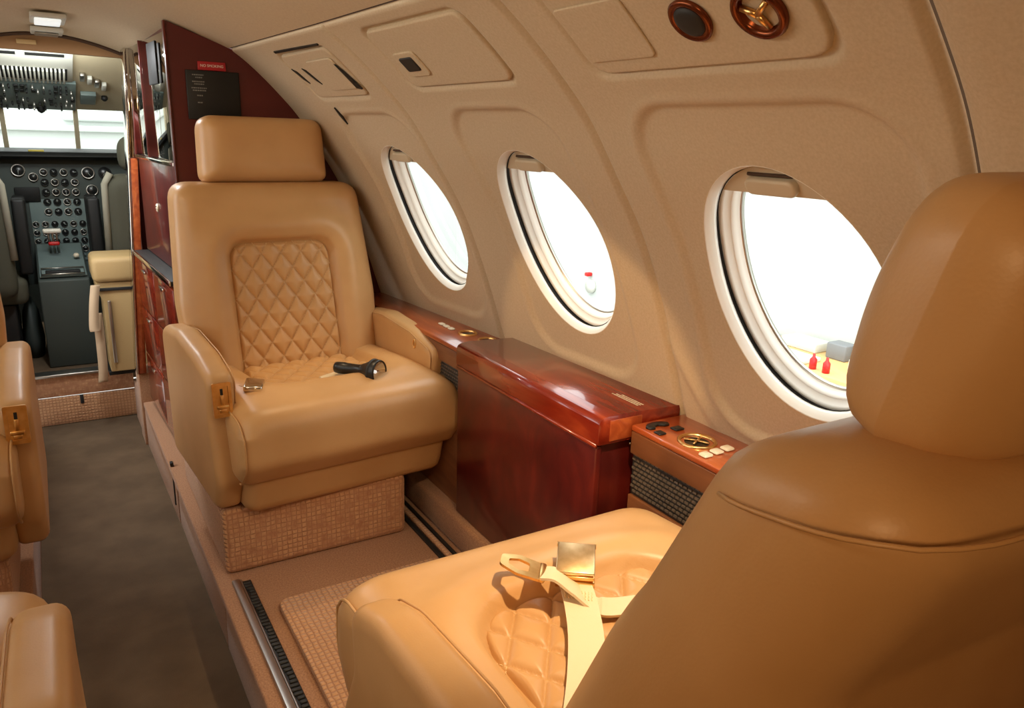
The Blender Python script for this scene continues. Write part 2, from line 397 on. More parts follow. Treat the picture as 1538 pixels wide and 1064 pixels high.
def wall_slab(name, parent, y0, y1, s0, s1, r, out0, out1, mat, side=1, inner=8, taperf=None, shape=None, label=None):
    """rounded slab lying on the curved wall between offsets out0 (room side) and out1"""
    P = rpoly([(y0, s0, r), (y1, s0, r), (y1, s1, r), (y0, s1, r)]) if shape is None else shape
    T = out1-out0; V, Fc = pillow(P, T, min(.004, T*.45), N=72, inner=inner, nseg=1)
    W = np.array([wallP(v[0], v[1], (out0+out1)/2+v[2], side) for v in V])
    return mk(name, W, Fc, mat, parent, label=label)
def ring_on_wall(rows, win, mat_rows, side=1, n=72):
    """closed sweep around a window: rows of (scale, outward offset)"""
    V = []; th = np.linspace(0, 2*np.pi, n, endpoint=False)
    for k, o in rows: V.append(wallP(win[0]+(WA*k[0])*np.cos(th), win[1]+(WB*k[1])*np.sin(th), o, side))
    V = np.vstack(V); Fc = []
    for j in range(len(rows)-1):
        for i in range(n): Fc.append((j*n+i, j*n+(i+1) % n, (j+1)*n+(i+1) % n, (j+1)*n+i))
    return V, Fc

wall_right = empty('wall_right', (1.0, 1.0, 0), 'structure')
def strake(cy, cs, ly, ls, amp, tilt):
    def f(Y, S):
        u = (Y-cy)+tilt*(S-cs); return -amp*np.exp(-(u/ly)**2-((S-cs)/ls)**2)
    return f
# four panels: station limits, window, recess (y0,y1,s0,s1), door openings
BIN1 = (1.80, 2.135, .815, .975); BIN2 = (1.165, 1.56, .828, .99); PSU = (.535, .955, .826, 1.0)
P1 = wall_panel(wall_right, 1.700, 2.430, WIN[0], (1.725, 2.13, .17, .77), [BIN1], bulges=[strake(1.80, .30, .018, .10, .006, .2)])
P2 = wall_panel(wall_right, 1.050, 1.700, WIN[1], (1.145, 1.528, .16, .777), [BIN2])
P3 = wall_panel(wall_right, .440, 1.050, WIN[2], (.49, .955, .15, .777), [PSU], bulges=[strake(1.0, .22, .016, .09, .006, -.5)])
P4 = wall_panel(wall_right, -1.0, .440, None, None, [], step=.02)
# dark joint backing behind the panels, so the joints read as real gaps
for yj in (1.70, 1.05, .44):
    Y, S_ = np.meshgrid([yj-.012, yj+.012], np.linspace(-.02, S_HEAD, 60), indexing='ij')
    mk('joint_strip', wallP(Y, S_, .017).reshape(-1, 3), grid_faces(2, 60)[:, ::-1], seam_m, wall_right)

# overhead doors and fittings (parts of the wall)
d2 = wall_slab('overhead_door', wall_right, 1.172, 1.553, .835, .983, .022, -.0015, .012, wall_m)
def on_wall(Y, s, out=0, side=1):
    p = wallP(Y, s, out, side); q = wallP(Y, s+.01, out, side); up = (q-p)/np.linalg.norm(q-p); fy = np.array([0, 1., 0]); n = np.cross(fy, up)*side
    return p, fy, up, n          # n points outwards
wall_slab('latch_plate', d2, 1.425, 1.515, .865, .925, .012, -.006, -.001, wall_m, inner=4)
wall_slab('latch_pull', d2, 1.443, 1.497, .880, .914, .006, -.009, -.004, black_s, inner=4)
d1 = wall_slab('overhead_door', wall_right, 1.808, 2.127, .822, .968, .018, -.001, .012, wall_m)
fl = wall_slab('flap', d1, 1.825, 1.985, .846, .942, .010, -.006, -.001, wall_m, inner=4)
def sliver(parent, pts, out=-.002, name='slot'):
    V = [wallP(y, s, out) for y, s in pts]+[wallP(y, s, out+.004) for y, s in pts]; n = len(pts)
    Fc = [list(range(n)), list(range(n, 2*n))[::-1]]+[(i, i+n, (i+1) % n+n, (i+1) % n) for i in range(n)]
    return mk(name, V, Fc, dark_gap, parent, smooth=False)
sliver(d1, [(2.118, .982), (1.815, .979), (1.815, .984), (2.118, .989)], out=-.003)
sliver(d1, [(2.128, .925), (2.108, .915), (2.094, .872), (2.112, .888)], out=-.003)
sliver(d1, [(2.056, .922), (2.040, .915), (2.020, .866), (2.037, .880)], out=-.003)
sliver(d1, [(1.826, .925), (1.824, .850), (1.800, .845), (1.806, .862)], out=-.007)
sliver(wall_right, [(2.075, .790), (2.066, .760), (2.068, .735), (2.080, .765)], out=-.005, name='split')
psu = wall_slab('service_panel', wall_right, .542, .948, .833, .992, .035, -.0015, .012, wall_m)
wall_slab('hatch', psu, .798, .940, .857, .951, .010, -.005, -.001, wall_m, inner=5)
def round_fit(parent, Y, s, name, r, rows, mats):
    p, fy, up, n = on_wall(Y, s, -.002); V = None
    root = None
    for nm, prof, mt, c0, c1 in rows:
        V, Fc = lathe([(q, -h) for q, h in prof], 32, p, n, c0, c1)
        o = mk(nm, V, Fc, mt, parent if root is None else root)
        if root is None: root = o
    return root
spk = round_fit(wall_right, .707, .902, 'speaker', .03, [
    ('speaker_ring', [(.029, 0), (.030, .003), (.027, .006), (.021, .005), (.020, .003)], copper, False, False),
    ('speaker_mesh', [(.0205, .001), (.0205, .005), (.015, .0075), (.007, .0085)], black_s, False, True)], None)
rl = round_fit(wall_right, .607, .900, 'reading_light', .04, [
    ('reading_light_ring', [(.033, 0), (.034, .003), (.031, .008), (.025, .007), (.024, .003), (.022, -.004)], copper, False, False),
    ('reflector', [(.024, .003), (.020, -.004), (.011, -.012)], copper, False, True)], None)
p_, fy_, up_, n_ = on_wall(.607, .900, -.002)
for k in range(3):
    t = k*2.1+.4; a = p_-n_*.002+fy_*.021*math.cos(t)+up_*.021*math.sin(t)
    mk('lamp_fin', *tube([a, p_-n_*.006], .004, 6), gold, rl)

# windows
def window(i, win, side=1, detail=True):
    c = wallP(win[0], win[1], 0, side); w = empty('window_%d' % i, tuple(c), 'structure')
    mk('window_frame', *ring_on_wall([((1.006, 1.005), .009), ((.999, .999), .0075), ((.992, .993), .009), ((.975, .98), .013), ((.945, .957), .020), ((.94, .953), .026), ((.955, .965), .027)], win, None, side), white_m, w)
    mk('gap_seal', *ring_on_wall([((.93, .945), .0262), ((1.0, 1.0), .028), ((1.0, 1.0), .041), ((.97, .975), .043)], win, None, side), dark_gap, w)
    mk('window_tunnel', *ring_on_wall([((.985, .985), .039), ((.955, .965), .038), ((.94, .952), .042), ((.92, .935), .048), ((.905, .92), .050)], win, None, side), white2_m, w)
    mk('window_tunnel', *ring_on_wall([((.905, .92), .0502), ((.893, .91), .051), ((.885, .903), .059), ((.87, .89), .064), ((.865, .885), .066)], win, None, side), white2_m, w)
    mk('pane_seal', *ring_on_wall([((.865, .885), .0655), ((.853, .873), .067), ((.85, .87), .073), ((1.2, 1.15), .075)], win, None, side), steel, w)
    # pane
    th = np.linspace(0, 2*np.pi, 64, endpoint=False); V = [wallP(win[0], win[1], .070, side)]
    for k in (.45, .86): V += list(wallP(win[0]+WA*k*np.cos(th), win[1]+WB*(k+.02)*np.sin(th), .070, side))
    Fc = [(0, 1+i, 1+(i+1) % 64) for i in range(64)]+[(1+i, 65+i, 65+(i+1) % 64, 1+(i+1) % 64) for i in range(64)]
    mk('pane', V, Fc, glass, w)
    if detail:
        # partly drawn shade: plate clipped by the tunnel, straight lower edge
        sl = win[1]+.158; t0 = math.asin((sl-win[1])/(WB*.94)); pts = [(win[0]+WA*.94*math.cos(t), win[1]+WB*.94*math.sin(t)) for t in np.linspace(t0, math.pi-t0, 24)]
        V = [wallP(y, s, .028, side) for y, s in pts]+[wallP(y, s, .033, side) for y, s in pts]; n = len(pts)
        Fc = [list(range(n)), list(range(n, 2*n))[::-1]]+[(k, k+n, (k+1) % n+n, (k+1) % n) for k in range(n)]
        sh = mk('shade', V, Fc, shade_m, w, smooth=False)
        hs = wall_slab('shade_handle', sh, win[0]-.043, win[0]+.043, sl+.004, sl+.030, .012, .017, .031, shade_m, side, inner=4)
        wall_slab('shade_slot', sh, win[0]-.040, win[0]+.040, sl+.031, sl+.036, .002, .024, .031, seam_m, side, inner=2)
    return w
for i, w in enumerate(WIN): window(i+1, w)

# port side wall (mirror), with its own windows
wall_left = empty('wall_left', (-.9, 1.0, 0), 'structure')
PW = [(1.917, .45), (1.335, .455), (.734, .455)]
for (a, b), w in zip([(1.7, 2.43), (1.05, 1.7), (.44, 1.05)], PW): wall_panel(wall_left, a, b, w, None, [], side=-1, step=.012)
wall_panel(wall_left, -1.0, .44, None, None, [], side=-1, step=.03)
for i, w in enumerate(PW): window(4+i, w, -1, detail=False)
# lower side walls hidden behind ledge and seats, closing the shell to the floor
for nm, sg in (('wall_right', 1), ('wall_left', -1)):
    Yk = np.array([-1.0, .4, 1.055, 1.70, 2.35, 3.3]); Y, Z = np.meshgrid(Yk, [-.25, .45], indexing='ij'); X = 1.060*taper(Y)
    X = X if sg > 0 else 2*AXIS-X
    mk('lower_panel', np.stack([X, Y, Z], -1).reshape(-1, 3), grid_faces(6, 2)[:, ::(-1 if sg > 0 else 1)], wood_brown, wall_right if sg > 0 else wall_left)

# ceiling (headliner)
ceiling = empty('ceiling', (AXIS, 1.0, 1.37), 'structure')
def headliner(y0, y1, name='headliner', mat=ceil_m, nu=40):
    ys = np.linspace(y0, y1, int((y1-y0)/.06)+2); u = np.linspace(-1, 1, nu); V = []
    for y in ys:
        ex = float(np.interp(S_HEAD, SS, XZ[:, 0]))*float(taper(y)); ez = float(np.interp(S_HEAD, SS, XZ[:, 1]))
        for q in u:
            t = 1-abs(q); x = AXIS+(ex-AXIS)*q; V.append((x, y, ez+.002+.112*math.sin(t*math.pi/2)-.032*max(0., (y-2.42)/.92)))
    return mk(name, V, grid_faces(len(ys), nu)[:, ::-1], mat, ceiling)
headliner(-1.0, 2.42); headliner(2.417, 3.34)
for sg in (1, -1):
    V = []
    ys = np.linspace(-1, 2.42, 50)
    rows = [(-.004, .004), (.004, .010), (.010, .004)]
    for y in ys:
        for ds, o in rows: V.append(wallP(y, S_HEAD+ds, o, sg))
    mk('joint_strip', V, grid_faces(50, 3), seam_m, ceiling)
# aft wall behind the camera
V = [(-1.1, -1.0, -.25), (1.2, -1.0, -.25), (1.2, -1.0, 1.45), (-1.1, -1.0, 1.45)]
ab = mk('wall_back', V, [(0, 1, 2, 3)], wall_m, None, smooth=False, kind='structure')

# ------------------------------------------------------------------ floors
FLE = .262          # starboard edge of the dropped aisle
floor = empty('floor', (.3, 1.0, 0), 'structure')
mk('starboard_floor', *prism([(FLE, -1.0), (1.09, -1.0), (1.09, 3.3), (FLE-.02, 3.3)], -.02, 0, 'z', .004), carpet_flat, floor)
mk('port_floor', *prism([(-1.05, -1.0), (-.125, -1.0), (-.125, 3.30), (-1.05, 3.30)], -.02, 0, 'z', .004), carpet_flat, floor)
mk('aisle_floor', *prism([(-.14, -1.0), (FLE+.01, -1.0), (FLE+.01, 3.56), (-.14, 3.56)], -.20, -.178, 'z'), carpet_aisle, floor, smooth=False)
def side_panel(y0, y1, x0, x1, z0=-.18, z1=-.002, mat=carpet_flat):
    return mk('side_panel', *prism([(x0, y0), (x0+.016, y0), (x1+.016, y1), (x1, y1)], z0, z1, 'z', .003), mat, floor)
side_panel(-1.0, 1.715, FLE+.004, FLE)
side_panel(1.72, 2.42, FLE, FLE-.004); side_panel(2.425, 3.50, FLE-.006, FLE-.022)
side_panel(-1.0, 3.3, -.142, -.142)
mk('side_panel_slit', *prism([(FLE-.010, 2.470), (FLE-.004, 2.470), (FLE-.004, 2.482), (FLE-.010, 2.482)], -.135, .0, 'z'), dark_gap, floor, smooth=False)
mk('slit_catch', *box(FLE-.014, FLE-.004, 2.468, 2.488, .0, .014, .003), black_p, floor)
# seat rail with worn dark edge along the raised floor
rail = empty('trim_1', (.285, 1.0, 0), 'structure')
mk('rail_bar', *box(.2795, .2975, -.6, 1.705, -.001, .009, .002), steel, rail)
mk('rail_lip', *box(.2985, .302, -.6, 1.705, -.001, .006, .001), steel, rail)
mk('rail_channel', *box(.302, .322, -.6, 1.700, -.001, .0025, .001), dark_gap, rail)
pcs = [box(.304+.003*math.sin(k), .320, y, y+.0085, .001, .007, .0015, 1) for k, y in enumerate(np.arange(-.1, 1.69, .013))]
mk('rail_teeth', *join(*pcs), black_s, rail, kind='stuff')
# second rail at the wall side
rail2 = empty('trim_2', (.8, 1.4, 0), 'structure')
mk('rail_bar', *box(.765, .778, .2, 1.93, -.001, .008, .002), black_s, rail2); mk('rail_channel', *box(.783, .80, .2, 1.93, -.001, .006, .002), carpet_loop, rail2); mk('rail_lip', *box(.803, .812, .2, 1.93, -.001, .008, .002), black_s, rail2)
mk('toe_ledge', *prism([(.826, .3), (1.09, .3), (1.07, 2.44), (.826, 2.44)], 0, .085, 'z', .012, 3), carpet_flat, floor)
mat_ = mk('floor_mat', *prism(rpoly([(.352, .25, .02), (.76, .25, .02), (.76, 1.565, .03), (.352, 1.565, .03)]), .001, .016, 'z', .004), carpet_loop)
tag(mat_, 'ribbed loop carpet mat with raised edge in the foot well between facing seats', 'floor mat')

# ------------------------------------------------------------------ side ledge and table
GX = lambda y: 1.055*float(taper(y))
def ledge(name, y0, y1, xf_, z, label):
    root = empty(name, ((xf_+GX(y0))/2, (y0+y1)/2, z))
    tag(root, label, 'ledge')
    mk('ledge_top', *prism([(xf_, y0), (GX(y0), y0), (GX(y1), y1), (xf_, y1)], z-.012, z, 'z', .003), wood_ledge, root)
    mk('fascia', *box(xf_+.001, xf_+.014, y0, y1, z-.058, z-.0125, .002), wood_brown, root)
    gr = mk('speaker_grille', *box(xf_+.010, xf_+.016, y0, y1, z-.145, z-.0585, .001), grille_m, root)
    wires = []; y = y0; p = .0118; k = 0                      # woven wire links in offset rows
    for r_ in range(9):
        zz = z-.138+r_*.0094
        for yy in np.arange(y0+.004+(r_ % 2)*p/2, y1-.008, p): wires.append(box(xf_+.0075, xf_+.0105, yy, yy+.0088, zz, zz+.0042, 0))
    mk('grille_links', *join(*wires), grille_w, gr, kind='stuff', smooth=False)
    mk('lower_fascia', *box(xf_+.004, xf_+.016, y0, y1, .085, z-.1455, .002), wood_brown, root)
    return root
led_a = ledge('side_ledge', 1.650, 2.41, .858, .525, 'orange mahogany side ledge with two round cup rings under the farthest window')
led_b = ledge('side_ledge', .30, 1.052, .916, .525, 'orange mahogany side ledge with brass gauge ring and white buttons below the nearest window')
def ring_fit(root, x, y, z, r, dark=True, needle=False):
    a = mk('cup_ring', *lathe([(r*.80, -.004), (r*.82, .003), (r*.92, .005), (r, .003), (r, -.001)], 32, (x, y, z), (0, 0, 1), False, False), gold, root)
    mk('cup_well', *lathe([(r*.82, .001), (r*.80, -.0002), (r*.4, .0003)], 32, (x, y, z), (0, 0, 1), False, True), black_p if dark else gold, a)
    return a
ring_fit(led_a, .952, 1.795, .525, .027); ring_fit(led_a, .965, 1.708, .525, .026)
rb = ring_fit(led_b, .968, .930, .525, .036)
for t, l in ((.5, .020), (2.2, .024), (3.6, .018), (5.2, .022)):
    mk('vane', *tube([(.968, .930, .5275), (.968+l*math.cos(t), .930+l*math.sin(t), .5272)], .0022, 6), gold, rb)
for k in range(3): mk('push_button', *box(.925+k*.028, .925+k*.028+.020, .865+.002*k, .884+.002*k, .525, .531, .003), ivory, led_b)
for k in range(3): mk('push_button', *box(.925+.0*k, .940, 1.845+k*.030, 1.867+k*.030, .525, .530, .003), ivory, led_a)
mk('rocker_switch', *box(.968, .990, .985, 1.003, .525, .529, .003), black_p, led_b)
mk('rocker_switch', *box(.925, .942, .982, 1.000, .525, .529, .003), black_p, led_b)
# handset-shaped button
hs = [(.925, 1.022), (.928, 1.012), (.940, 1.010), (.944, 1.018), (.956, 1.022), (.966, 1.014), (.978, 1.014), (.982, 1.024), (.972, 1.033), (.955, 1.037), (.936, 1.033)]
mk('phone_button', *prism(hs, .525, .530, 'z', .002), black_p, led_b)

table = empty('folding_table', (.93, 1.36, .085))
tag(table, 'glossy red mahogany table cabinet folded against wall between the facing seats', 'table')
TY0, TY1, TX = 1.062, 1.644, .856
mk('cabinet_body', *box(TX+.003, GX(1.3)-.01, TY0+.012, TY1, .087, .487, .003), wood_dark, table)
mk('front_panel', *box(TX-.012, TX+.004, TY0+.004, TY1-.002, .087, .486, .003), wood_dark, table)
lidp = rpoly([(TX-.014, .492, .004), (TX-.014, .545, .018), (TX+.02, .549, .006), (1.045, .543, .002), (1.045, .492, .002)], 5)
lid = mk('lid', *prism(lidp, TY0-.004, TY1+.002, 'y', .0015, 1), wood, table)
mk('lid_lip', *tube([(TX-.012, TY0+.002, .489), (TX-.012, TY1-.002, .489)], .0045, 8), wood, lid)
mk('end_cap', *box(TX+.012, .945, TY0-.0065, TY0-.0035, .497, .539, .001), wood_ledge, lid)
mk('hinge_pin', *lathe([(.004, 0), (.004, .004)], 12, (TX+.075, TY0+.008, .478), (0, -1, 0)), chrome, table)
pr = []
for r_ in range(3):
    x = .955+r_*.007; y = 1.085
    while y < 1.085+.078-.008*r_:
        l = random.uniform(.004, .010); pr.append(box(x, x+.0034, y, y+l, .5463, .5468, 0)); y += l+.0018
mk('printed_notice', *xf(join(*pr), lambda x, y, z: (x-.0, y, z+.0006-(x-.955)*.06)), ivory, lid, smooth=False)

# ------------------------------------------------------------------ seats
def quilt_h(u, w, pw, ph):
    a = u/pw+w/ph; b = u/pw-w/ph; da = np.abs((a % 1)-.5)*2; db = np.abs((b % 1)-.5)*2
    e = np.clip((1-np.maximum(da, db))/.92, 0, 1); return np.sqrt(1-(1-e)**2)
def quilt_panel(outline, pw, ph, amp, N=150, step=.0035):
    """grid-filled quilted panel in (u,w); returns V(u,w,h), F and stitch list"""
    P = resample(outline, N); lo, hi = P.min(0), P.max(0)
    us = np.arange(lo[0], hi[0]+step, step); ws = np.arange(lo[1], hi[1]+step, step)
    U, W = np.meshgrid(us, ws, indexing='ij'); Q = np.column_stack([U.ravel(), W.ravel()])
    # inside test
    A = P; B = np.roll(P, -1, 0); ins = np.zeros(len(Q), bool)
    for i in range(N):
        c = ((A[i, 1] > Q[:, 1]) != (B[i, 1] > Q[:, 1])) & (Q[:, 0] < (B[i, 0]-A[i, 0])*(Q[:, 1]-A[i, 1])/(B[i, 1]-A[i, 1]+1e-12)+A[i, 0]); ins ^= c
    d = edge_dist(Q, P)
    # pull points just outside onto the outline
    nu, nw = U.shape; insg = ins.reshape(nu, nw); near = (d < step*1.5)
    dd = np.where(ins, d, 0); H = amp*quilt_h(Q[:, 0], Q[:, 1], pw, ph)*sstep(dd, 0, .010)-.004*(1-sstep(dd, 0, .006))
    for i in np.where(~ins & near)[0]:
        k = np.argmin(((P-Q[i])**2).sum(1)); Q[i] = P[k]
    idx = np.arange(nu*nw).reshape(nu, nw); ok = (ins | near).reshape(nu, nw)
    m = (ok[:-1, :-1] & ok[1:, :-1] & ok[1:, 1:] & ok[:-1, 1:] & (insg[:-1, :-1] | insg[1:, :-1] | insg[1:, 1:] | insg[:-1, 1:])).ravel()
    Fc = grid_faces(nu, nw, m); V, Fc = compact(np.column_stack([Q, H]), Fc)
    # stitches
    st = []
    def inside(p):
        c = False
        for i in range(N):
            a, b = A[i], B[i]
            if (a[1] > p[1]) != (b[1] > p[1]) and p[0] < (b[0]-a[0])*(p[1]-a[1])/(b[1]-a[1]+1e-12)+a[0]: c = not c
        return c
    for sg in (1, -1):
        for k in range(-16, 17):
            # u/pw + sg*w/ph = k
            L = math.hypot(pw, ph); dirv = np.array([pw, -sg*ph])/L
            p0 = np.array([k*pw, 0.]); ts = np.arange(-.6, .6, .0068)
            for t in ts:
                p = p0+dirv*t
                if lo[0] < p[0] < hi[0] and lo[1] < p[1] < hi[1] and inside(p): st.append((p, dirv))
    return V, Fc, st
def stitch_mesh(st, fn, l=.0046, w=.0017, h=.0024):
    V = []; Fc = []
    for p, d in st:
        q = np.array([-d[1], d[0]]); n = len(V)
        for (a, b) in ((-1, -1), (1, -1), (1, 1), (-1, 1)):
            for hh in (-.0008, h):
                c = p+d*a*l/2+q*b*w/2*(1 if hh < 0 else .6); V.append(fn(c[0], c[1], hh))
        i = n
        Fc += [(i+1, i+3, i+5, i+7), (i, i+2, i+3, i+1), (i+2, i+4, i+5, i+3), (i+4, i+6, i+7, i+5), (i+6, i, i+1, i+7)]
    return V, Fc
QB_OUT = rpoly([(-.147, -.03, .02), (.147, -.03, .02), (.140, .362, .045), (-.140, .362, .045)], 8)
QC_OUT = rpoly([(-.172, -.140, .085), (.172, -.140, .085), (.150, .155, .03), (-.150, .155, .03)], 10)
QB = quilt_panel(QB_OUT, .0565, .083, .0105, step=.0024); QC = quilt_panel(QC_OUT, .062, .084, .0125, step=.0025)
def back_front(u, w):
    sd = rrect_sd(u, w, -.143, .143, -.10, .366, .045)
    return -.020*(1-sstep(sd, -.006, .014)) + .020*np.exp(-((sd-.050)/.038)**2)
HALFB = 0.0
def seat(name, label, loc, rot, recline, wt=.525, head=(.02, .0), latch_side=-1, headtilt=0, detail=True, arms=((0, 0), (-.014, 0)), hh=.178, br_=.045, cush=(-1, 1), bx=0, hx=0, wb=-.02):
    root = empty(name, loc); root.rotation_euler = (0, 0, rot); tag(root, label, 'armchair', 'tan leather cabin armchairs')
    L = dict(local=True)
    # base pan
    V, Fc = pillow(rpoly([(-.235, .165, .03), (-.268, .285, .02), (.25, .285, .02), (.25, .165, .02)]), .535, .03, N=80, inner=4, nseg=4)
    mk('base_pan', np.column_stack([V[:, 2], V[:, 0], V[:, 1]]), Fc, leather, root, **L)
    # seat cushion
    out = rpoly([(-.270, .258, .03), (-.318, .315, .05), (-.312, .437, .085), (-.17, .447, .05), (.17, .425, .02), (.17, .262, .02)], 8)
    V, Fc = pillow(out, .578, .030, N=150, inner=6, nseg=64)
    V = np.column_stack([V[:, 2], V[:, 0], V[:, 1]])
    def cdef(x, y, z):
        sd = rrect_sd(x, y, -.165, .165, -.135, .30, .085); top = sstep(z, .38, .41)
        return z - top*(.024*(1-sstep(sd, -.004, .016))) + top*.010*np.exp(-((sd-.055)/.04)**2) - top*.018*sstep(np.abs(x), .20, .29)**2
    V[:, 2] = cdef(V[:, 0], V[:, 1], V[:, 2])
    cu = mk('seat_cushion', V, Fc, leather, root, **L)
    def qc(u, w, h): return (u, w, .4195-(w+.14)*.055+.001+h)
    V, Fc, st = QC
    qp = mk('quilted_seat_panel', np.array([qc(*v) for v in V]), Fc, quilt_leather, cu, **L)
    if detail: mk('stitching', *stitch_mesh(st, qc), thread, cu, kind='stuff', smooth=False, **L)
    # piping along the aisle-side and wall-side front edge of the cushion
    for sx in cush:
        pts = []
        for q in resample(out, 150):
            if q[0] < -.20 and q[1] > .27 or (q[0] < -.25): pts.append((q[0], q[1]))
        pts = sorted(pts, key=lambda q: math.atan2(q[1]-.34, q[0]+.10) % (2*math.pi))
        pp = [(sx*.2815, -.10+(q[0]+.10)*.982, .34+(q[1]-.34)*.955) for q in pts]
        mk('piping', *tube([(a, b, float(cdef(a, b, c))) for a, b, c in pp], .0024, 6), leather, cu, **L)
    # arm rests
    for sx in (-1, 1):
        dz, dy = arms[0 if sx < 0 else 1]; ax_ = sx*(.292 if sx == latch_side else .283)
        arm = rpoly([(-.204+dy, .503+dz, .035), (-.194+dy, .400, .035), (-.232, .255, .03), (-.195, .175, .03), (.22, .185, .03), (.26, .535+dz, .05), (.10, .552+dz, .06), (-.08, .535+dz, .12)], 7)
        V, Fc = pillow(arm, .064, .020, N=130, inner=5, nseg=3)
        a = mk('armrest', np.column_stack([V[:, 2]+ax_, V[:, 0], V[:, 1]]), Fc, leather, root, **L)
        pts = [(ax_-sx*.0305, q[0], q[1]) for q in resample(arm, 130)*.0+resample(arm, 130) if q[1] > .42+dz and q[0] < .2]
        pts = [p for p in pts]; pts.sort(key=lambda p: math.atan2(p[2]-.45, p[1]-.02) % (2*math.pi))
        cy, cz = .0, .48+dz
        mk('arm_piping', *tube([(p[0], cy+(p[1]-cy)*.955, cz+(p[2]-cz)*.90) for p in pts], .0017, 6), leather, a, **L)
        if sx == latch_side:
            n = (0, -.995, .10); ax, ay, az = frame(n)
            o = np.array((ax_+.003*sx, -.2052, .453))
            fr = rpoly([(-.021, -.040, .004), (.021, -.040, .004), (.021, .040, .004), (-.021, .040, .004)], 3); inn = rpoly([(-.014, -.032, .002), (.014, -.032, .002), (.014, .032, .002), (-.014, .032, .002)], 3)
            m_ = len(fr); V = [(*q, -.002) for q in fr]+[(*q, .004) for q in fr]+[(*q, .004) for q in inn]+[(*q, -.002) for q in inn]
            Fc = [(r_*m_+i, r_*m_+(i+1) % m_, (r_+1)*m_+(i+1) % m_, (r_+1)*m_+i) for r_ in range(3) for i in range(m_)]
            mk('latch_frame', *place((V, Fc), o, ax, ay, az), gold, a, smooth=False, **L)
            mk('latch_well', *place(box(-.0145, .0145, -.0325, .0325, -.003, .0005, 0), o, ax, ay, az), gold, a, smooth=False, **L)
            mk('latch_slot', *place(box(-.003, .003, -.012, .026, .0005, .0012, 0), o, ax, ay, az), dark_gap, a, smooth=False, **L)
            mk('latch_lever', *place(join(box(-.013, .013, -.020, -.012, .001, .008, .002), box(-.004, .004, -.014, .012, .001, .005, .0015), box(-.008, .008, -.030, -.020, .001, .005, .002)), o, ax, ay, az), gold, a, **L)
        elif latch_side:
            ring = [(sx*.250, -.105+.006*math.cos(t), .490+.012*math.sin(t)) for t in np.linspace(0, 2*np.pi, 20, endpoint=False)]
            mk('arm_eyelet', *tube(ring, .0018, 6, True), gold, a, **L)
    # back rest
    piv = np.array((0, .130, .390)); c, s = math.cos(recline), math.sin(recline)
    def bk(u, w, d): return (u+bx, piv[1]+w*s+d, piv[2]+w*c)
    outb = rpoly([(-.270, wb, .03), (.270, wb, .03), (.279, .20, .2), (.258, wt, .052), (-.258, wt, .052), (-.279, .20, .2)], 9)
    V, Fc = pillow(outb, .140, br_, N=180, inner=34, nseg=4, front=back_front, back=lambda u, w: .018*np.exp(-(u/.20)**2)+(.13*np.clip((.40-w)/.55, 0, 1) if wb < -.1 else 0), cen=(0, .25))
    br = mk('backrest', np.array([bk(v[0], v[1], v[2]+.0675) for v in V]), Fc, leather, root, **L)
    def qb(u, w, h): return bk(u, w, .0115-h-.001)
    V, Fc, st = QB
    qp = mk('quilted_back_panel', np.array([qb(*v) for v in V]), Fc[:, ::-1], quilt_leather, br, **L)
    if detail: mk('stitching', *stitch_mesh(st, qb), thread, br, kind='stuff', smooth=False, **L)
    # yoke seam around the sides and the rear, a little below the top
    pts = []
    for (u, d) in resample(rpoly([(-.2635, .012, .01), (-.2635, .138, .03), (.2635, .138, .03), (.2635, .012, .01)], 8), 120):
        if d > .030: pts.append((math.copysign(max(abs(u), 0)-(br_-math.sqrt(max(br_**2-max(br_-d, br_-.14+d, 0)**2, 0)))*.9, u) if abs(u) > .2 else u, d))
    pts.sort(key=lambda q: math.atan2(q[0], q[1]-.0))
    if detail and bx: mk('yoke_seam', *tube([bk(u, wt-.050+.18*d-.016*(1-min(1, abs(u)/.27)), d+.016*math.exp(-(u/.20)**2)*(1 if d > .12 else 0)) for u, d in pts], .0014, 6), leather, br, **L)
    # head rest
    hw = .177
    outh = rpoly([(-hw, .0, .026), (hw, .0, .026), (hw-.006, hh, .040), (-hw+.006, hh, .040)], 8)
    V, Fc = pillow(outh, .130, .050 if br_ < .05 else .0645, N=120, inner=10, nseg=3, radial=br_ > .05)
    hp = np.array(bk(0, wt-.003, .055+head[0])); ct, st_ = math.cos(headtilt), math.sin(headtilt)
    mk('headrest', np.array([(v[0]+bx+hx, hp[1]+v[1]*st_+v[2]*ct, hp[2]+head[1]+v[1]*ct-v[2]*st_) for v in V]), Fc, leather, root, **L)
    for sx in (-1, 1):
        a = np.array(bk(sx*.07, wt-.025, .0675)); b_ = np.array((sx*.07+bx, hp[1]+.03*st_, hp[2]+head[1]+.03))
        mk('headrest_post', *tube([a, b_], .007, 10), chrome, root, **L)
    return root
def plinth(x0, x1, y0, y1, label):
    o = mk('seat_plinth', *box(x0, x1, y0, y1, 0, .172, .016, 4), carpet_loop); tag(o, label, 'plinth', 'carpeted seat plinths'); return o
seat_a = seat('armchair', 'tan leather armchair with diamond quilting facing the camera, beside the farthest window', (.572, 1.962, 0), math.radians(4.5), math.radians(13), headtilt=math.radians(6))
plinth(.276, .745, 1.742, 2.36, 'carpeted plinth under the quilted armchair that faces the camera')
seat_b = seat('armchair', 'tan leather armchair seen from behind at right with a seat belt lying on it', (.580, .642, 0), math.pi, math.radians(24), wt=.562, headtilt=math.radians(13), head=(.004, -.006), hh=.147, br_=.060, bx=.020, hx=.026, wb=-.15, latch_side=0, arms=((-.075, .03), (-.022, .035)), cush=(1,))
plinth(.335, .80, .30, .86, 'carpeted plinth under the armchair seen from behind at right')
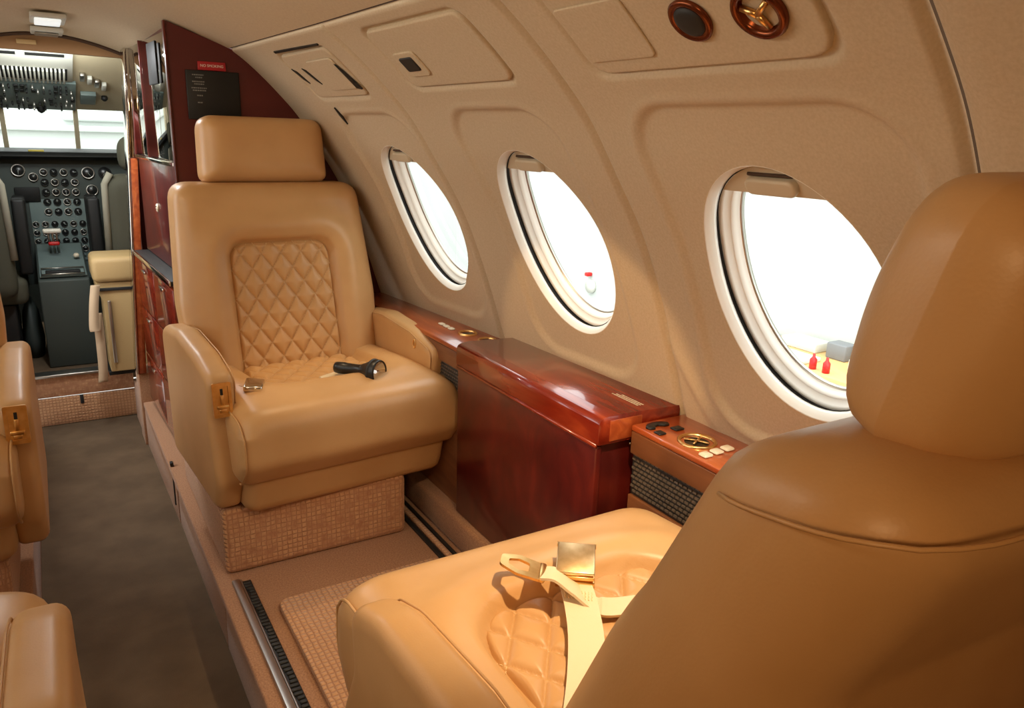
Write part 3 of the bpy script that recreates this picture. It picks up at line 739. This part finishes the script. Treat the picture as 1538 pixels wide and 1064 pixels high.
seat_c = seat('armchair', 'tan leather armchair at the left picture edge with its gold arm latch showing', (-.395, 1.962, 0), 0, math.radians(13), headtilt=math.radians(6), latch_side=1, detail=False)
plinth(-.62, -.15, 1.742, 2.36, 'carpeted plinth under the armchair at the left picture edge')
seat_d = seat('armchair', 'tan leather armchair in the lower left corner showing only its cushion corner', (-.345, .845, 0), math.pi, math.radians(24), headtilt=math.radians(-6), latch_side=0, detail=False, arms=((-.035, .035), (-.035, .035)), cush=())
plinth(-.58, -.13, .49, 1.07, 'carpeted plinth under the armchair in the lower left corner')
#SEATS_END

# ------------------------------------------------------------------ seat belts and torch
def ribbon(path, width_dirs, w, t=.0022):
    """strap: centre path, per-point width directions"""
    P = np.array(path, float); V = []; Fc = []; n = len(P)
    for i in range(n):
        d = np.array(width_dirs[i], float); d /= np.linalg.norm(d); tg = P[min(i+1, n-1)]-P[max(i-1, 0)]; tg /= np.linalg.norm(tg); nn = np.cross(d, tg); nn /= np.linalg.norm(nn)
        for a, b in ((-1, -1), (1, -1), (1, 1), (-1, 1)): V.append(P[i]+d*a*w/2+nn*b*t/2)
    for i in range(n-1):
        for k in range(4): Fc.append((i*4+k, i*4+(k+1) % 4, (i+1)*4+(k+1) % 4, (i+1)*4+k))
    Fc += [(3, 2, 1, 0), tuple((n-1)*4+k for k in range(4))]
    return V, Fc
def smooth_path(P, n=8): return _cr(np.array(P, float), n) if len(P) > 2 else np.array(P)
def cr3(P, n=8):
    P = np.array(P, float); Q = np.vstack([2*P[0]-P[1], P, 2*P[-1]-P[-2]]); out = []
    for i in range(1, len(Q)-2):
        for t in np.linspace(0, 1, n, endpoint=False):
            a, b, c, d = Q[i-1:i+3]; out.append(.5*((2*b)+(c-a)*t+(2*a-5*b+4*c-d)*t*t+(3*b-a-3*c+d)*t**3))
    out.append(P[-1]); return np.array(out)

def buckle_belt(label):
    root = empty('seat_belt', (.600, .80, .452)); tag(root, label, 'seat belt', 'cabin seat belts')
    path = cr3([(.576, .765, .457), (.562, .727, .455), (.530, .665, .444), (.484, .600, .436), (.426, .53, .436), (.38, .475, .438)])
    wd = [(.80, -.60, 0)]*len(path)
    b = mk('webbing', *ribbon(path, wd, .046), webbing, root, False)
    st = []
    for r_ in range(3):
        for k in range(9):
            c = np.array((.562, .726, .4605))-np.array((.60, .80, 0))*(r_*.006)+np.array((.80, -.60, 0))*((k-4)*.0045); st.append((c[:2], np.array((.5, .86))))
    mk('stitching', *stitch_mesh(st, lambda x, y, h: (x, y, .4560+(y-.726)*.12+h*.6), l=.005), thread, b, kind='stuff', smooth=False)
    ax, ay, az = np.array((.80, -.60, .0)), np.array((.585, .78, .24)), None
    ay = ay/np.linalg.norm(ay); az = np.cross(ax, ay); o = (.586, .768, .472)
    bb = mk('buckle_body', *place(join(box(-.026, .026, -.029, .029, -.016, .006, .003), box(-.0275, .0275, -.033, -.020, -.016, -.004, .002), box(-.0265, .0265, -.0315, -.020, -.002, .004, .001)), o, ax, ay, az), gold, root)
    mk('buckle_lid', *place(box(-.027, .027, -.030, .030, .0062, .0105, .0025), o, ax, ay, az), pale_gold, bb)
    mk('lid_hinge', *place(tube([(-.028, .0305, .004), (.028, .0305, .004)], .0035, 8), o, ax, ay, az), gold, bb)
    return root
buckle_belt('cream seat belt strap ending in a square gold buckle on the near cushion')
def tongue_belt(label):
    root = empty('seat_belt', (.54, .80, .455)); tag(root, label, 'seat belt', 'cabin seat belts')
    path = cr3([(.527, .766, .474), (.540, .750, .476), (.556, .730, .462), (.585, .703, .440), (.65, .685, .434), (.72, .64, .434), (.79, .58, .437)])
    wd = [(.62, .75, -.15)]*3*8+[(.62, .78, 0)]*(len(path)-24)
    mk('webbing', *ribbon(path, wd, .042, .0035), webbing, root, False)
    # tongue: a plate with a rounded window
    ax = np.array((.60, .78, -.05)); ax /= np.linalg.norm(ax); ay = np.array((-.80, .50, .26)); ay -= ax*(ay@ax); ay /= np.linalg.norm(ay); az = np.cross(ax, ay)
    o = np.array((.523, .771, .475))
    outp = resample(rpoly([(-.020, -.006, .003), (.020, -.006, .003), (.022, .024, .006), (.012, .046, .008), (-.012, .046, .008), (-.022, .024, .006)], 5), 60)
    inp = resample(rpoly([(-.010, .010, .004), (.010, .010, .004), (.0125, .024, .005), (.006, .036, .004), (-.006, .036, .004), (-.0125, .024, .005)], 5), 60)
    k0 = [int(np.argmin(((inp-q)**2).sum(1))) for q in outp]
    m_ = 60; c = np.array((0, .022)); ang = lambda q: math.atan2(q[1]-c[1], q[0]-c[0])
    outp = np.array(sorted(outp, key=ang)); inp = np.array(sorted(inp, key=ang))
    V = [(*q, -.0018) for q in outp]+[(*q, .0018) for q in outp]+[(*q, .0018) for q in inp]+[(*q, -.0018) for q in inp]
    Fc = [(r_*m_+i, r_*m_+(i+1) % m_, ((r_+1) % 4)*m_+(i+1) % m_, ((r_+1) % 4)*m_+i) for r_ in range(4) for i in range(m_)]
    tg = mk('tongue', *place((V, Fc), o, ax*1.15, ay*1.15, az), gold, root, smooth=False)
    mk('tongue_bar', *place(box(-.023, .023, -.012, -.002, -.003, .004, .0025), o, ax, ay, az), gold, tg)
    return root
tongue_belt('cream seat belt strap with an open metal tongue lying beside the gold buckle')
# belt ends on the far chair
root = empty('seat_belt', (.375, 1.79, .448)); tag(root, 'silver belt buckle lying at the left back corner of the far cushion', 'seat belt', 'cabin seat belts')
mk('buckle_body', *place(box(-.022, .022, -.028, .028, -.004, .012, .004), (.380, 1.800, .452), (.92, -.35, -.1), (.35, .92, .1), (0, -.13, 1)), chrome, root)
mk('webbing', *ribbon([(.375, 1.825, .450), (.362, 1.87, .445), (.345, 1.93, .440)], [(1, .2, 0)]*3, .04), belt_m, root)
root = empty('seat_belt', (.545, 1.81, .440)); tag(root, 'pale belt tongue lying just left of the black torch', 'seat belt', 'cabin seat belts')
mk('tongue', *place(box(-.012, .012, -.022, .022, -.002, .002, .0015), (.553, 1.822, .436), (.8, -.6, 0), (.6, .8, .05), (0, 0, 1)), white_p, root)
mk('webbing', *ribbon([(.567, 1.842, .436), (.60, 1.87, .432), (.66, 1.90, .430)], [(.6, -.8, 0)]*3, .04), webbing, root, False)
torch = empty('flashlight', (.645, 1.83, .44)); tag(torch, 'black flashlight with silver reflector lying on the far seat cushion', 'flashlight')
ta = np.array((.55, -.83, .06)); ta /= np.linalg.norm(ta); to = np.array((.612, 1.868, .452))
mk('torch_body', *lathe([(q*1.08, h*1.0) for q, h in [(.010, -.01), (.0135, -.008), (.0145, .0), (.0145, .020), (.0135, .022), (.0135, .070), (.0145, .072), (.0145, .078)]], 24, to, ta), black_p, torch)
th_ = mk('torch_head', *lathe([(q*1.25, h*1.0) for q, h in [(.0145, .078), (.016, .084), (.0225, .102), (.0255, .106), (.0255, .126), (.0245, .129), (.0215, .129), (.0215, .124)]], 28, to, ta, False, False), black_p, torch)
mk('torch_reflector', *lathe([(q*1.25, h*1.0) for q, h in [(.0215, .1265), (.016, .117), (.006, .108)]], 28, to, ta, False, True), chrome, th_)
mk('torch_bulb', *lathe([(q*1.25, h*1.0) for q, h in [(.0035, .108), (.0035, .116), (.001, .119)]], 12, to, ta), lens_m, th_)
mk('torch_ring', *lathe([(q*1.25, h*1.0) for q, h in [(.0255, .107), (.027, .109), (.027, .112), (.0255, .114)]], 28, to, ta, False, False), black_s, th_)

# ------------------------------------------------------------------ forward bulkhead and galley
front = empty('wall_front', (.65, 2.42, 0), 'structure')
wp = [wallP(2.42, s) for s in np.linspace(0, S_HEAD-.004, 30)]
poly = [(.336, .0)]+[(1.06*float(taper(2.42)), 0)]+[(p[0]+.01, p[2]) for p in wp]+[(.336, 1.322)]
mk('bulkhead_panel', *prism(poly, 2.420, 2.436, 'y'), bulk_m, front, smooth=False)
mk('bulkhead_edge', *box(.330, .3365, 2.414, 2.440, .60, 1.322, .002), wood_dark, front)
sign = mk('warning_sign', *box(.412, .487, 2.413, 2.4195, 1.200, 1.223, .001), red_sign); tag(sign, 'small red sign above the black placard on the dark bulkhead', 'sign')
def text(name, body, size, o, ax, ay, mat, parent):
    cu = bpy.data.curves.new(name, 'FONT'); cu.body = body; cu.size = size; cu.align_x = 'CENTER'; cu.align_y = 'CENTER'; cu.extrude = .0003
    ob = bpy.data.objects.new(name, cu); COL.objects.link(ob); dg = bpy.context.evaluated_depsgraph_get(); me = bpy.data.meshes.new_from_object(ob.evaluated_get(dg))
    V = np.array([v.co[:] for v in me.vertices]); Fc = [list(p.vertices) for p in me.polygons]; bpy.data.objects.remove(ob); bpy.data.meshes.remove(me)
    az = np.cross(ax, ay); return mk(name, *place((V, Fc), o, ax, ay, az), mat, parent, smooth=False)
text('sign_text', 'NO SMOKING', .0098, (.4495, 2.4125, 1.2115), (1, 0, 0), (0, 0, 1), white_p, sign)
plc = mk('placard', *box(.378, .522, 2.412, 2.4195, 1.066, 1.1985, .002), placard_m); tag(plc, 'black placard with faint grey lines behind the far headrest', 'placard')
pr = []
for row, (zz, w) in enumerate([(1.186, .034), (1.179, .018), (1.168, .036), (1.1615, .026), (1.151, .042), (1.1445, .036), (1.131, .015), (1.112, .014)]):
    x = .412-w/2
    while x < .412+w/2-.003:
        l = random.uniform(.0025, .006); pr.append(box(x, min(x+l, .412+w/2), 2.4112, 2.4122, zz-.0016, zz+.0016, 0)); x += l+.0013
mk('placard_lines', *join(*pr), print_m, plc, smooth=False)

gal = empty('galley_cabinet', (.45, 2.8, .02)); tag(gal, 'tall mahogany galley cabinet with mirror door and drawers beside the cockpit doorway', 'cabinet')
ga0, ga1 = np.array((.300, 2.442)), np.array((.268, 3.13)); gd = (ga1-ga0)/np.linalg.norm(ga1-ga0); gn = np.array((-gd[1], gd[0]))   # gn points to the aisle
def gp(t, off): return tuple(ga0+gd*t+gn*off)         # t along the face, off towards the aisle
GL = float(np.linalg.norm(ga1-ga0))
def gbox(t0, t1, o0, o1, z0, z1, bev=.002): return prism([gp(t0, o0), gp(t1, o0), gp(t1, o1), gp(t0, o1)], z0, z1, 'z', bev)
mk('lower_body', *gbox(0, GL, -.55, -.014, .02, .585), wood_dark, gal)
mk('counter', *gbox(.0, GL, -.50, .004, .5865, .600), black_s, gal); mk('counter_edge', *gbox(.0, GL, .0045, .010, .586, .6015, .001), chrome, gal)
zs = [.030, .215, .400, .577]
for c_ in range(2):
    for i in range(3):
        t0 = .010+c_*(GL-.016)/2; d = mk('drawer', *gbox(t0, t0+(GL-.016)/2-.006, -.0135, .0, zs[i], zs[i+1]-.006, .0015), wood, gal)
        tm = t0+(GL-.016)/4; zh = zs[i+1]-.030
        mk('handle', *gbox(tm-.035, tm+.035, .0005, .008, zh-.005, zh+.005, .002), chrome, d)
up0 = -.040
mk('upper_body', *gbox(0, GL, -.50, up0-.012, .601, 1.318), wood_dark, gal)
mk('lower_panel', *gbox(.004, GL-.004, up0-.0115, up0, .604, .930), wood_dark, gal)
md = mk('mirror_door', *gbox(.010, GL-.26, up0-.0115, up0, .945, 1.300, .002), mirror_m, gal)
md2 = mk('mirror_door', *gbox(GL-.250, GL-.012, up0-.0115, up0, .945, 1.300, .002), mirror_m, gal)
mk('door_frame', *gbox(GL-.258, GL-.2505, up0-.0115, up0+.006, .94, 1.305, .001), wood_dark, gal)
mk('mirror_sill', *gbox(.004, GL-.004, up0-.0115, up0+.010, .931, .944, .002), chrome, gal)
mk('mirror_reflection', *gbox(.16, .30, up0+.0005, up0+.004, 1.165, 1.285, .003), ck_black, gal)  # dark reflections in the mirror, put in as thin black plates
mk('mirror_reflection', *gbox(.10, .125, up0+.0005, up0+.004, 1.165, 1.275, .003), ck_black, gal)
kc = np.array((*gp(.37, up0), .782)); gn3 = np.array((*gn, 0))
lk = mk('round_lock', *lathe([(.014, 0), (.014, .004), (.012, .006)], 20, kc, gn3), ivory, gal)
for dz, dt in ((.004, -.004), (.004, .004), (-.004, 0)): mk('lock_hole', *lathe([(.002, .0061), (.0015, .0075)], 8, kc+np.array((*(gd*dt), dz)), gn3), black_p, lk)

jamb = empty('door_frame_post', (.275, 3.2, -.18)); tag(jamb, 'tall wooden doorway post with white metal edge between galley and cockpit', 'post')
def post(x0, x1, y0, y1, z0, z1, lean): return xf(box(x0, x1, y0, y1, z0, z1, .002), lambda x, y, z: (x+lean*(z-.78), y, z))
mk('post_board', *post(.274, .300, 3.142, 3.23, .12, .928, .055), wood_ledge, jamb); mk('post_mirror', *post(.274, .300, 3.142, 3.23, .93, 1.30, .055), mirror_m, jamb); mk('post_bead', *post(.2905, .300, 3.134, 3.1415, .93, 1.30, .055), wood_dark, jamb)
mk('post_edge', *post(.266, .2735, 3.138, 3.235, .12, 1.30, .055), chrome, jamb)
mk('post_foot', *box(.236, .30, 3.15, 3.28, -.178, .119, .003), carpet_flat, jamb)
# header arch over the cockpit doorway
HY = 3.34
V = []; nx = 30; arch = []
ex = float(np.interp(S_HEAD, SS, XZ[:, 0]))*float(taper(HY))
for q in np.linspace(-.9, .75, nx):
    t = 1-abs(q); arch.append((AXIS+(ex-AXIS)*q, 1.231+.112*math.sin(t*math.pi/2)))
poly = [(arch[0][0], 1.287), ]+[(x, z+.01) for x, z in arch if z > 1.279]+[(arch[-1][0], 1.278)]
hd = empty('trim_3', (AXIS, HY, 1.28), 'structure')
mk('header_arch', *prism(poly[::-1], HY-.02, HY+.01, 'y'), arch_m, hd, smooth=False)
V = [(x, HY-.030, z-.004) for x, z in arch if z > 1.270]; mk('arch_bead', *tube(V, .006, 8), seam_m, hd)
mk('arch_plate', *box(-.02, .04, HY-.026, HY-.0205, 1.302, 1.318, .002), ck_tan, hd)
# partition either side of the doorway, closing the cabin from the cockpit
mk('side_partition', *box(.302, 1.0, 3.24, 3.26, -.2, 1.40, 0), bulk_m, hd, smooth=False); mk('side_partition', *box(-1.0, -.20, 3.32, 3.34, -.2, 1.40, 0), bulk_m, hd, smooth=False)
for i, (y, w) in enumerate(((2.90, .20), (3.19, .13))):
    o = empty('ceiling_light', (.07, y, 1.37)); tag(o, ('larger white ceiling light in the vestibule ceiling, nearer the camera' if i == 0 else 'smaller grey ceiling fitting just before the brown arch'), 'light')
    mk('lamp_frame', *box(.025, .120, y-w/2, y+w/2, 1.358-(y-2.42)*.035, 1.3695-(y-2.42)*.030, .004), ck_white, o); mk('lamp_diffuser', *box(.036, .106, y-w/2+.02, y+w/2-.02, 1.351-(y-2.42)*.035, 1.3575-(y-2.42)*.035, .004), lens_m if i == 0 else steel, o)
# step up into the cockpit
st = empty('entry_step', (.05, 3.56, -.18)); tag(st, 'carpeted double riser step with metal sill up to the cockpit', 'step')
mk('riser', *box(-.16, .245, 3.535, 3.56, -.177, -.062, .004), carpet_loop, st); mk('riser', *box(-.16, .245, 3.545, 3.57, -.058, .030, .004), carpet_loop, st)
mk('sill', *box(-.16, .16, 3.53, 3.60, .031, .042, .003), steel, st); mk('pull_tab', *box(.035, .048, 3.5305, 3.537, -.095, -.056, .002), black_s, st)
mk('pull_tab', *box(-.158, -.144, 3.5305, 3.537, -.175, -.150, .002), black_s, st)
mk('step_tread', *box(-.30, .45, 3.571, 3.66, -.02, .0305, .003), carpet_aisle, st)

# ------------------------------------------------------------------ cockpit
ck = empty('cockpit_shell', (.05, 4.1, 0), 'structure'); ck.name = 'trim_4'
mk('cockpit_floor', *box(-.8, .9, 3.60, 5.0, 0, .020, 0), carpet_aisle, ck, smooth=False)
OY0, OZ0, OY1, OZ1 = 3.60, 1.302, 4.25, 1.103
def ov(x, q, out=0):
    """point on the sloping overhead: q 0 (aft) .. 1 (windscreen), out = towards the crew"""
    dy, dz = OY1-OY0, OZ1-OZ0; L = math.hypot(dy, dz); n = np.array((0, dz, -dy))/L
    return np.array((x, OY0+dy*q, OZ0+dz*q))+n*out
mk('overhead_lining', np.array([ov(-.75, -.42), ov(.85, -.42), ov(.85, 1.0), ov(-.75, 1.0), ov(-.75, -.42, -.02), ov(.85, -.42, -.02), ov(.85, 1.0, -.02), ov(-.75, 1.0, -.02)]), [(0, 1, 2, 3), (7, 6, 5, 4), (0, 4, 5, 1), (2, 6, 7, 3)], ck_beige, ck, smooth=False)
def obox(x0, x1, q0, q1, o0, o1, bev=.002):
    L = math.hypot(OY1-OY0, OZ1-OZ0); ay = np.array((0, OY1-OY0, OZ1-OZ0))/L; az = np.array((0, OZ1-OZ0, -(OY1-OY0)))/L
    return place(box(x0, x1, q0*L, q1*L, o0, o1, bev), (0, OY0, OZ0), (1, 0, 0), ay, az)
ohc = empty('overhead_console', (.04, 3.9, 1.2)); tag(ohc, 'white overhead console with vent slats above the cockpit windscreen', 'console')
mk('console_body', *obox(-.30, .16, -.12, .42, .001, .012), ck_white, ohc)
for k in range(16): mk('vent_slat', *obox(-.095+k*.0146, -.095+k*.0146+.0068, .20, .40, .0125, .028, .002), ck_white, ohc)
mk('vent_shadow_box', *obox(-.10, .14, .205, .395, .0122, .0135, 0), black_s, ohc, smooth=False)
for x0, x1 in ((-.10, -.03), (.0, .13)): mk('vent_slot', *obox(x0, x1, -.02, .02, .0121, .014, 0), black_s, ohc, smooth=False)
for k in range(4): mk('air_nozzle', *obox(.185+k*.028, .185+k*.028+.018, .28+.05*k, .38+.05*k, .001, .018, .003), ck_white if k % 2 else steel, ohc)
osp = empty('overhead_switch_panel', (.04, 4.1, 1.15)); tag(osp, 'grey overhead switch panel full of small switches above the windscreen', 'switch panel')
mk('panel_plate', *obox(-.28, .172, .44, .955, .001, .016), ck_panel, osp)
for r_ in range(6):
    for k in range(14):
        if random.random() < .72:
            x = -.115+k*.0205+random.uniform(-.002, .002); q = .48+r_*.08; big = random.random() < .25
            mk('switch', *obox(x, x+(.016 if big else .007), q, q+(.045 if big else .03), .0162, .024 if big else .032, .002), ck_black if (big or random.random() < .6) else steel, osp)
o = mk('compass', *lathe([(.010, -.03), (.018, -.02), (.020, .0), (.014, .016), (.004, .024)], 16, (.036, 4.20, 1.103), (0, -.4, -1)), ck_black); tag(o, 'small black compass hanging at the top centre of the windscreen', 'compass')
o = mk('control_box', *obox(.190, .250, .62, .80, .001, .020), ck_panel); tag(o, 'small grey control box on the beige lining right of the switch panel', 'box')
o = mk('map_lamp', *lathe([(.012, 0), (.014, .014), (.006, .022)], 14, ov(.285, .70, .001), np.array((0, -.3, -.95))), ck_black); tag(o, 'small black map lamp beside the grey control box', 'lamp')
# windscreen: posts, head, glass
ws = empty('window_7', (.05, 4.35, 1.0), 'structure')
def wpost(x, w): return xf(box(x-w/2, x+w/2, -.012, .012, .905, 1.115, .003), lambda a, y, z: (a, 4.33-(z-1.0)*.6+y, z))
for x, w in ((.172, .020), (-.120, .020), (-.5, .04), (.52, .04)): mk('windscreen_post', *wpost(x, w), ck_beige, ws)
for x0, x1 in ((-.48, -.131), (-.1095, .1615), (.1825, .498)): mk('pane', *xf(box(x0, x1, -.003, .003, .905, 1.115, 0), lambda a, y, z: (a, 4.33-(z-1.0)*.6+y, z)), glass, ws, smooth=False)
mk('windscreen_sill', *box(-.6, .65, 4.37, 4.42, .87, .905, .004), ck_beige, ws)
# cockpit side walls and nose
for nm, x0, x1 in (('side_wall', .62, .64), ('side_wall', -.58, -.56)): mk(nm, *box(x0, x1, 3.33, 4.8, 0, 1.42, 0), ck_beige, ck, smooth=False)
mk('nose_bulkhead', *box(-.6, .65, 4.66, 4.68, -.1, .90, 0), ck_dark, ck, smooth=False)
gl = mk('glareshield', *prism([(4.08, .915), (4.06, .895), (4.10, .880), (4.40, .868), (4.40, .905), (4.30, .925)], -.56, .62, 'x', .004), ck_black); tag(gl, 'black glareshield along the foot of the cockpit windscreen', 'glareshield')
o = mk('yellow_note', *xf(box(-.035, .025, 4.09, 4.15, .919, .926, .002), lambda x, y, z: (x, y, z-abs(x+.005)*.15)), yellow_m); tag(o, 'yellow card lying on the middle of the black glareshield', 'card')
ip = empty('instrument_panel', (.05, 4.2, .5)); tag(ip, 'dark instrument panel crowded with round dials behind the centre pedestal', 'instrument panel')
def iy(z): return 4.16+(z-.88)*(-.10)
mk('panel_board', *prism([(iy(.885), .885), (iy(.30), .30), (iy(.30)+.05, .30), (iy(.885)+.05, .885)], -.55, .60, 'x', .003), ck_dark, ip)
mk('centre_plate', *prism([(iy(.70)-.004, .70), (iy(.32)-.004, .32), (iy(.32), .32), (iy(.70), .70)], -.06, .17, 'x', .001), ck_panel, ip)
def gauge(x, z, r):
    n = np.array((0, -1, .1)); p = np.array((x, iy(z)-.0045, z)); g_ = mk('gauge', *lathe([(r, -.002), (r, .004), (r*.84, .005), (r*.82, .002)], 18, p, n, False, False), steel if random.random() < .35 else ck_black, ip)
    mk('gauge_dial', *lathe([(r*.83, .0015), (r*.80, .0025)], 18, p, n, False, True), gauge_face, g_)
    a = random.uniform(0, 6.28); mk('needle', *tube([p+n*.0035, p+n*.0035+np.array((math.cos(a), 0, math.sin(a)))*r*.7], .0011, 4), gauge_mark, g_)
for r_ in range(5):
    for k in range(4): gauge(.012+k*.040, .822-r_*.045+(0), .0165)
for r_ in range(4):
    for k in range(6): gauge(-.045+k*.038, .585-r_*.040, .0145)
for x, z, r in ((-.085, .83, .028), (-.03, .80, .02), (.19, .82, .028), (.26, .82, .028), (.20, .74, .026)): gauge(x, z, r)
sc = mk('radar_screen', *prism([(iy(.755)-.012, .755), (iy(.69)-.012, .69), (iy(.69)-.0042, .69), (iy(.755)-.0042, .755)], -.11, -.012, 'x', .002), ck_black, ip)
for k in range(18):
    x = random.uniform(-.045, .16); z = random.uniform(.34, .44); mk('avionics_button', *box(x, x+.018, iy(z)-.012, iy(z)-.0042, z, z+.010, .002), ck_white if random.random() < .5 else ck_panel, ip)
ped = empty('throttle_pedestal', (.05, 3.9, .02)); tag(ped, 'grey centre pedestal with white throttle bar and red knob between pilot seats', 'pedestal')
mk('pedestal_body', *prism([(3.72, .02), (3.72, .40), (3.80, .425), (4.10, .50), (4.16, .50), (4.16, .02)], -.060, .130, 'x', .006), ck_dark, ped)
mk('pedestal_top', *prism([(3.735, .412), (3.80, .428), (4.09, .500), (4.09, .506), (3.80, .434), (3.735, .418)], -.052, .122, 'x', .001), ck_panel, ped)
for k in range(3): mk('throttle_lever', *tube([(.000+k*.016, 3.99, .47), (-.002+k*.016, 3.945, .575)], .0045, 8), steel, ped)
mk('throttle_bar', *box(-.022, .050, 3.925, 3.960, .572, .592, .008, 3), white_p, ped); mk('lever_knob', *box(-.006, .038, 3.918, 3.944, .520, .536, .006, 3), red_p, ped)
mk('trim_wheel_slot', *box(-.030, .10, 3.74, 3.775, .412, .437, .004), ck_black, ped); mk('tray_rim', *tube([(-.045, 3.73, .425), (.115, 3.73, .425), (.115, 3.80, .44), (-.045, 3.80, .44)], .004, 6, True), steel, ped)
mk('lever_knob', *lathe([(.010, 0), (.013, .008), (.008, .016)], 12, (.095, 3.90, .470), (0, -.3, 1)), ivory, ped)
def pilot_seat(x, y, label, h):
    r_ = empty('pilot_seat', (x, y, .02)); tag(r_, label, 'seat')
    V, Fc = pillow(rpoly([(-.17, .34, .05), (.17, .34, .05), (.165, .84, .08), (-.165, .84, .08)]), .13, .05, N=80, inner=5, nseg=2); mk('backrest', np.column_stack([V[:, 0]+x, V[:, 2]+y, V[:, 1]]), Fc, ck_seat, r_)
    V, Fc = pillow(rpoly([(-.095, .85, .05), (.095, .85, .05), (.10, .85+h, .09), (-.10, .85+h, .09)]), .12, .055, N=64, inner=5, nseg=2); mk('headrest', np.column_stack([V[:, 0]+x, V[:, 2]+y, V[:, 1]]), Fc, ck_seat, r_)
    for sx in (-1, 1):
        mk('sheepskin_edge', *tube([(x+sx*.135, y-.045, .845), (x+sx*.160, y-.045, .80), (x+sx*.170, y-.045, .50)], .014, 8), ck_sheep, r_)
        mk('armrest', *box(x+sx*.205-.025, x+sx*.205+.025, y+.06, y+.28, .42, .735, .012, 3), ck_black, r_)
    mk('seat_pan', *box(x-.2, x+.2, y+.02, y+.30, .30, .41, .03, 3), ck_seat, r_); mk('seat_pedestal', *box(x-.15, x+.15, y+.05, y+.28, .021, .30, .01), ck_black, r_)
    return r_
pilot_seat(.385, 3.74, 'dark pilot seat with pale sheepskin edge beside the doorway post', .15)
pilot_seat(-.300, 3.72, 'dark pilot seat at the left picture edge in the cockpit', .15)
js = empty('jump_seat', (.22, 3.55, .042)); tag(js, 'beige jump seat box with padded top just inside the cockpit doorway', 'seat')
mk('seat_pad', *box(.128, .33, 3.40, 3.62, .435, .535, .022, 4), ck_tan, js); mk('seat_box', *prism([(.158, .06), (.158, .36), (.138, .40), (.138, .432), (.33, .432), (.33, .06)], 3.42, 3.60, 'y', .004), ck_tan, js)
mk('box_trim', *box(.135, .33, 3.412, 3.419, .40, .412, .001), black_s, js); mk('box_bracket', *box(.172, .184, 3.408, 3.4195, .10, .36, .002), steel, js); mk('box_foot', *box(.15, .33, 3.43, 3.59, .0425, .0595, .002), ck_black, js)
o = empty('hanging_belt', (.13, 3.38, .4)); tag(o, 'beige belt strap hanging in front of the jump seat box', 'belt')
mk('webbing', *ribbon(cr3([(.135, 3.395, .43), (.122, 3.375, .36), (.112, 3.36, .27), (.118, 3.36, .255), (.128, 3.375, .32), (.130, 3.38, .25), (.128, 3.385, .10), (.122, 3.39, .03)]), [(1, .1, 0)]*57, .034), belt_m, o)
o = mk('boot_bag', *xf(lathe([(.09, 0), (.11, .08), (.08, .20), (.03, .26)], 20, (-.10, 4.0, .021), (0, 0, 1)), lambda x, y, z: (-.11+(x+.10)*.40, y, z)), ck_dark); tag(o, 'dark soft bag on the cockpit floor left of the pedestal', 'bag')

# ------------------------------------------------------------------ outside: hangar
hw_ = mk('hangar_wall', *box(5.6, 5.8, -8, 16, -1.6, 4.5, 0), hangar_m, None, False); hw_['kind'] = 'structure'; hw_.name = 'wall_hangar_right'
hf = mk('floor_hangar', *box(-12, 5.6, -10, 16, -1.8, -1.6, 0), concrete, None, False, kind='structure')
hd_ = empty('wall_hangar_front', (0, 11, 0), 'structure')
mk('door_leaf', *box(-12, 5.6, 11, 11.2, -1.6, 4.5, 0), hangar_m, hd_, smooth=False)
mk('door_rail', *box(-6, 1.2, 10.9, 11, .93, 1.0, .01), hangar_m, hd_); mk('door_rail', *box(.3, 1.6, 10.93, 11, 1.05, 1.25, .03), hangar_m, hd_)
be = empty('workbench', (5.2, 4.2, -1.6)); tag(be, 'pine topped workbench along the hangar wall seen through the nearest window', 'workbench')
mk('bench_top', *box(4.85, 5.55, 2.6, 5.4, -.66, -.60, .01), bench_wood, be)
mk('bench_front', *box(4.92, 5.5, 2.7, 5.3, -1.45, -.661, .01), bench_dark, be)
for x, y in ((4.9, 2.7), (4.9, 5.3), (5.5, 2.7), (5.5, 5.3)): mk('leg', *box(x-.03, x+.03, y-.03, y+.03, -1.6, -1.45, .004), bench_dark, be)
grp = [('paper_stack', 'white paper stack at the front of the hangar workbench', 'papers', (4.90, 5.15, 3.72, 4.02, -.6, -.565), white_p), ('tool_case', 'grey tool case at the back of the hangar workbench', 'case', (5.3, 5.45, 3.62, 3.80, -.6, -.47), bench_dark),
       ('tool_case', 'dark case at the right end of the hangar workbench', 'case', (5.0, 5.2, 3.16, 3.32, -.6, -.53), bench_dark), ('carton', 'tan carton at the back of the hangar workbench', 'box', (5.35, 5.5, 3.46, 3.54, -.6, -.44), bench_wood),
       ('parts_tray', 'long white tray at the back left of the hangar workbench', 'tray', (5.3, 5.5, 3.9, 4.25, -.6, -.52), ck_white), ('parts_bin', 'pale bin between the cases on the hangar workbench', 'bin', (5.1, 5.28, 3.36, 3.45, -.6, -.50), ck_white)]
for nm, lb, ct, b_, mt in grp: tag(mk(nm, *box(*b_, .01), mt), lb, ct)
for k, (y, lb) in enumerate(((3.62, 'left red bottle on the hangar workbench'), (3.50, 'right red bottle on the hangar workbench'))):
    bo = mk('bottle', *lathe([(.028, 0), (.028, .075), (.012, .095), (.010, .12)], 14, (4.92, y, -.6), (0, 0, 1)), red_p); tag(bo, lb, 'bottle')
ext = empty('fire_extinguisher', (5.4, 7.35, -.6)); tag(ext, 'red and white round fitting on the hangar wall seen through the middle window', 'fitting')
mk('round_plate', *lathe([(.08, 0), (.08, .05)], 24, (5.6, 7.35, -.68), (-1, 0, 0)), ck_white, ext); mk('red_top', *box(5.52, 5.6, 7.36, 7.42, -.56, -.515, .01), red_p, ext)
